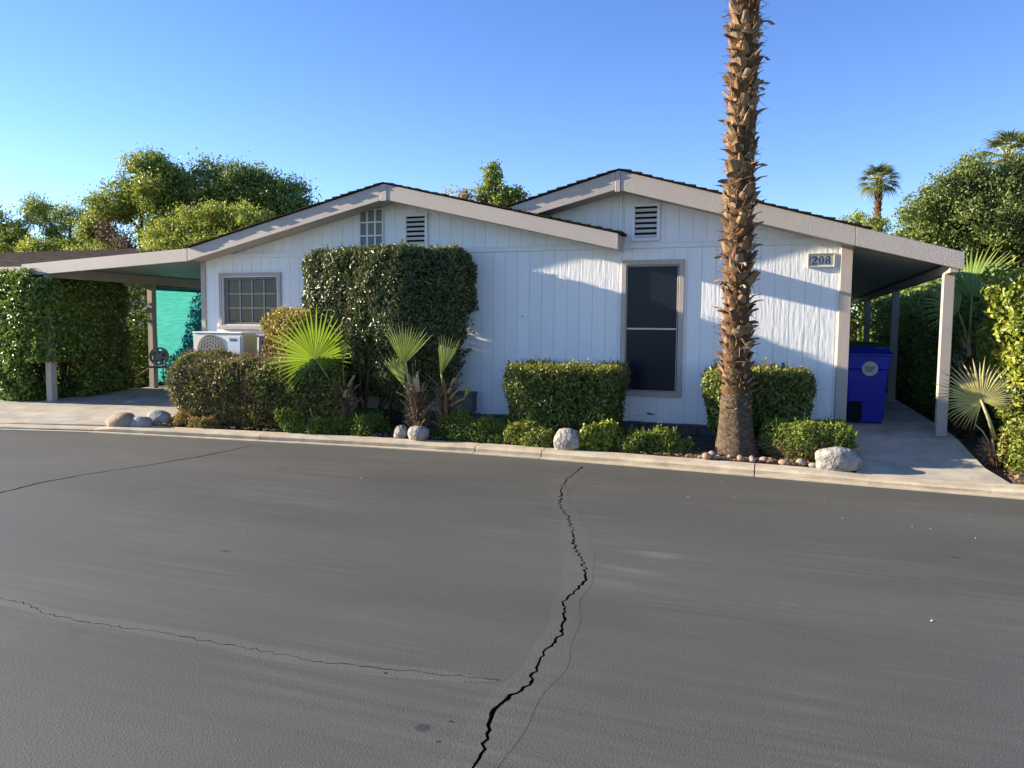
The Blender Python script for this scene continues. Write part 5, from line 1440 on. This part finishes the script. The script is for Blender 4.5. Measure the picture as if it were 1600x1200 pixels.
# ------------------------------------------------------------------ trees
def tree(name, label, base, trunk_r_, blobs, n_leaf, L, W, material, clump=0.32, per=55, group='trees beyond the houses', tone0=.45, extra=None, cat='tree', bare=0.0):
    root = thing(name, label, cat, base, group)
    B = np.array([b[:3] for b in blobs], float); RR = np.array([b[3:6] for b in blobs], float)
    # break every mass up into smaller uneven ones
    sb, sr = [], []
    for b_, r_ in zip(B, RR):
        k_ = 8
        dd = unit(rng.normal(size=(k_, 3)))
        sb.append(b_ + dd * r_ * rng.uniform(.45, .92, (k_, 1))); sr.append(r_ * rng.uniform(.38, .66, (k_, 1)) * np.array([1.1, 1.1, .85]))
        sb.append(b_[None]); sr.append(r_[None] * .85)
    SB, SR = np.concatenate(sb), np.concatenate(sr)
    vol = SR.prod(1) ** 0.67
    nc_ = max(8, int(n_leaf / per))
    pick = rng.choice(len(SB), nc_, p=vol / vol.sum())
    d = unit(rng.normal(size=(nc_, 3)))
    rad = rng.uniform(0.35, 1.0, nc_) ** 0.5
    c = SB[pick] + d * SR[pick] * rad[:, None]
    c[:, 2] = np.where(d[:, 2] < -0.3, c[:, 2] + 0.25 * SR[pick][:, 2], c[:, 2])
    cs = clump * 0.8 * rng.uniform(.5, 1.5, nc_)
    pos = np.repeat(c, per, 0) + rng.normal(size=(nc_ * per, 3)) * np.repeat(cs, per)[:, None] * np.array([.62, .62, .48])
    ax = np.repeat(d, per, 0) * .5 + unit(rng.normal(size=pos.shape)) * .8 + np.array([0, 0, .15])
    tone = tone0 + .17 * rng.normal(size=len(pos)) + np.repeat(.14 * rng.normal(size=nc_), per) + .1 * wob(pos, .9)
    nrm = np.repeat(d, per, 0) * .6 + unit(rng.normal(size=pos.shape)) * .8 + np.array([0, 0, .35])
    leaves('crown', pos, ax, L, W, np.clip(tone, 0, 1), material, root, nrm=nrm)
    b0 = Vector(base)
    top = Vector((float(B[:, 0].mean()), float(B[:, 1].mean()), float(B[:, 2].min())))
    fork = b0.lerp(top, .8); fork.z = max(b0.z + .6, float(B[:, 2].min() - RR[:, 2].mean() * .5))
    mb = MB(); mb.tube([b0 - Vector((0, 0, .15)), b0.lerp(fork, .5) + Vector((.08, .05, 0)), fork], [trunk_r_ * 1.35, trunk_r_, trunk_r_ * .85], 9)
    mb.build('trunk', M_BARK, root, smooth=True)
    mb = MB()
    for k in range(len(blobs)):
        e = Vector(B[k]); m_ = fork.lerp(e, .5) + Vector(rng.uniform(-.25, .25, 3))
        m_.z += .15
        mb.tube([fork, m_, e], [trunk_r_ * .62, trunk_r_ * .4, trunk_r_ * .15], 7)
        for q in range(5):
            t = e + Vector(unit(rng.normal(size=(1, 3)))[0] * RR[k] * .95)
            mb.tube([e.lerp(m_, .35), e.lerp(t, .5) + Vector(rng.uniform(-.1, .1, 3)), t], [trunk_r_ * .2, trunk_r_ * .12, trunk_r_ * .04], 5)
    mb.build('limbs', M_BARK, root, smooth=True)
    if extra:
        ex, em = extra
        E = np.array(ex, float)
        pk = rng.choice(len(E), 2200)
        p2 = E[pk, :3] + rng.normal(size=(2200, 3)) * E[pk, 3:6] * .5
        leaves('dead_foliage', p2, rng.normal(size=p2.shape), L * .9, W * .8, rng.uniform(0, 1, 2200), em, root)
    return root

tree('tree', 'tallest mid green tree with dead orange branches behind the carport', (-28.6, 18, 0), .26,
     [(-28.9, 18, 7.9, 1.6, 1.5, 1.3), (-27.6, 18, 7.4, 1.3, 1.5, 1.5), (-30.5, 18, 7.0, 1.2, 1.2, .9), (-27.4, 18.2, 5.6, 1.2, 1.3, .9), (-31.6, 17.6, 5.9, .8, .8, .8), (-28.2, 17.6, 8.5, .9, .9, .8), (-30.2, 17.4, 4.8, .9, .9, .6)],
     46000, .17, .075, L_TREEM, .42, 60, extra=([(-29.3, 16.9, 5.3, .9, .5, .6), (-28.7, 16.6, 4.2, .8, .5, .5), (-30.3, 16.9, 5.9, .6, .4, .5)], L_DRY))
tree('tree', 'dark round crowned tree behind the left gable slope', (-23.6, 18.5, 0), .26,
     [(-24.6, 18.5, 7.5, 1.7, 1.5, 1.5), (-22.8, 18.5, 7.3, 1.4, 1.4, 1.3), (-25.9, 18.5, 6.8, 1.1, 1.2, 1.3), (-21.4, 18.6, 6.3, 1.1, 1.1, .9), (-23.8, 18.2, 5.9, 2.2, 1.2, 1.0), (-20.7, 18.6, 5.9, .7, .8, .7)],
     50000, .17, .075, L_TREED, .42, 60, tone0=.42)
tree('tree', 'light yellow green tree low in front of the dark tree behind the carport', (-20.4, 12, 0), .18,
     [(-21.7, 12, 4.55, 1.0, 1.0, .75), (-20.6, 12, 4.95, 1.0, 1.0, .8), (-19.5, 12, 5.1, .9, .9, .75), (-18.4, 12, 4.85, .9, .9, .65), (-22.5, 12, 4.2, .7, .8, .5), (-20.0, 11.6, 4.3, 1.6, .9, .6)],
     30000, .12, .05, L_TREEL, .28, 60, tone0=.5)
tree('tree', 'thin feathery tree with open branches left of the tallest tree', (-39.0, 22, 0), .2,
     [(-40.9, 22, 7.9, .8, .8, .9), (-39.9, 22, 6.9, .8, .8, .8), (-38.3, 22, 7.3, .8, .8, .7), (-37.0, 22, 6.5, 1.0, .9, 1.0), (-36.0, 22, 7.8, .6, .6, .7), (-38.8, 22, 5.8, 2.0, 1.0, .6)],
     15000, .2, .06, L_TREEM, .5, 40, tone0=.5)
tree('tree', 'dense green tree at the far left edge above the neighbour roof', (-42.5, 21, 0), .22,
     [(-42.8, 21, 6.5, 1.2, 1.2, 1.5), (-41.4, 21, 6.0, .9, 1.0, 1.2), (-44.0, 21, 7.0, 1.3, 1.2, 1.2), (-41.6, 20.6, 5.2, 1.2, 1, .8)], 20000, .18, .08, L_TREEM, .42, 60)
tree('tree', 'low bright green tree top showing over the neighbour roof', (-35.0, 19.5, 0), .15,
     [(-36.8, 19.5, 4.9, 1.1, .9, .8), (-35.0, 19.5, 4.7, 1.1, .9, .7), (-33.2, 19.5, 4.8, 1.1, .9, .8), (-38.2, 19.5, 5.2, .9, .8, .9)], 17000, .15, .07, L_TREEL, .32, 60, tone0=.42)
tree('tree', 'slim leafy tree top rising between the two gables', (-12.4, 20, 0), .14,
     [(-12.4, 20, 7.6, .42, .42, .9), (-12.0, 20, 7.1, .5, .5, .55), (-12.8, 20, 6.9, .5, .5, .5), (-11.3, 20, 6.95, .32, .3, .35)], 5200, .15, .07, L_TREEM, .22, 40)
tree('tree', 'sparse twiggy tree top left of the slim tree between the gables', (-13.9, 20, 0), .10,
     [(-13.6, 20, 7.1, .45, .4, .45), (-14.5, 20, 6.95, .28, .3, .35), (-14.0, 20, 6.6, .6, .4, .3)], 1300, .13, .06, L_YELLOW, .26, 25, tone0=.45)
tree('tree', 'big dense bright green ficus tree at the right behind the awning', (4.2, 12, 0), .3,
     [(2.5, 12, 4.1, .65, .9, .75), (3.1, 12, 4.6, .6, .9, .9), (3.55, 12, 5.3, .42, .6, .6), (3.8, 11.8, 4.6, .8, 1.0, 1.0), (4.5, 12, 5.1, .6, .9, .75), (5.3, 12, 5.0, .9, 1.0, 1.0), (4.6, 11.6, 3.9, 1.3, 1.1, 1.0), (6.3, 12, 4.6, 1.0, 1.0, 1.0), (5.8, 11.5, 3.4, 1.3, 1.2, 1.0), (3.0, 11.6, 3.5, .9, 1.0, .8), (2.1, 12, 3.7, .4, .6, .45), (7.3, 12, 4.0, 1.0, 1, 1.2)],
     132000, .090, .042, L_FICUS, .24, 60, tone0=.5)
tree('tree', 'small pale tree top behind the right roof below the lone palm', (3.2, 34, 0), .14,
     [(2.9, 34, 7.2, .6, .6, .45), (3.9, 34, 6.9, .5, .6, .5), (2.2, 34, 6.9, .45, .5, .35)], 3000, .16, .06, L_TREEM, .3, 40, tone0=.6)

# ------------------------------------------------------------------ neighbouring houses
nb = thing('neighbour_house', 'neighbouring house with brown shingle roof beyond the ivy hedge', 'house', (-27, 11, 0))
MB().box(-34, -21.3, 8.4, 16, -0.1, 3.3).build('wall', M_STUCCO, nb)
def sh_y(parent, x0, x1, y0, z0, y1, z1, m_):
    mb = MB(); n_ = 16
    for k in range(n_):
        ya, yb = y0 + (y1 - y0) * k / n_, y0 + (y1 - y0) * (k + 1) / n_ + .05
        za, zb = z0 + (z1 - z0) * k / n_, z0 + (z1 - z0) * (k + 1) / n_
        xx = x0 + random.uniform(-.2, 0)
        while xx < x1:
            xe = min(x1 + random.uniform(-.02, .03), xx + random.uniform(.4, .9))
            t = random.uniform(.03, .05)
            mb.add([(xx, ya, za), (xe - .01, ya, za), (xe - .01, yb, zb), (xx, yb, zb), (xx, ya, za + t), (xe - .01, ya, za + t), (xe - .01, yb, zb + t * .3), (xx, yb, zb + t * .3)],
                   [(3, 2, 1, 0), (4, 5, 6, 7), (0, 1, 5, 4), (1, 2, 6, 5), (2, 3, 7, 6), (3, 0, 4, 7)])
            xx = xe
    o_ = mb.build('shingles', m_, parent); o_['kind'] = 'stuff'
sh_y(nb, -34.4, -20.7, 7.9, 3.32, 12.2, 4.35, M_SHING2)
sh_y(nb, -34.4, -20.7, 16.5, 3.32, 12.2, 4.35, M_SHING2)
MB().box(-34.4, -20.72, 7.86, 7.9, 3.2, 3.36).build('fascia', M_TAUPE, nb)
nb2 = thing('neighbour_house', 'sunlit white house wall glimpsed above the right hedge', 'house', (4.2, 9.4, 0))
MB().box(2.5, 6.5, 8.6, 10.4, -0.1, 2.46).build('wall', M_STUCCO, nb2)
MB().prism_y([(2.3, 2.461), (6.7, 2.461), (6.7, 2.54), (2.3, 2.54)], 8.4, 10.6).build('roof', M_SHING2, nb2, 0.01)
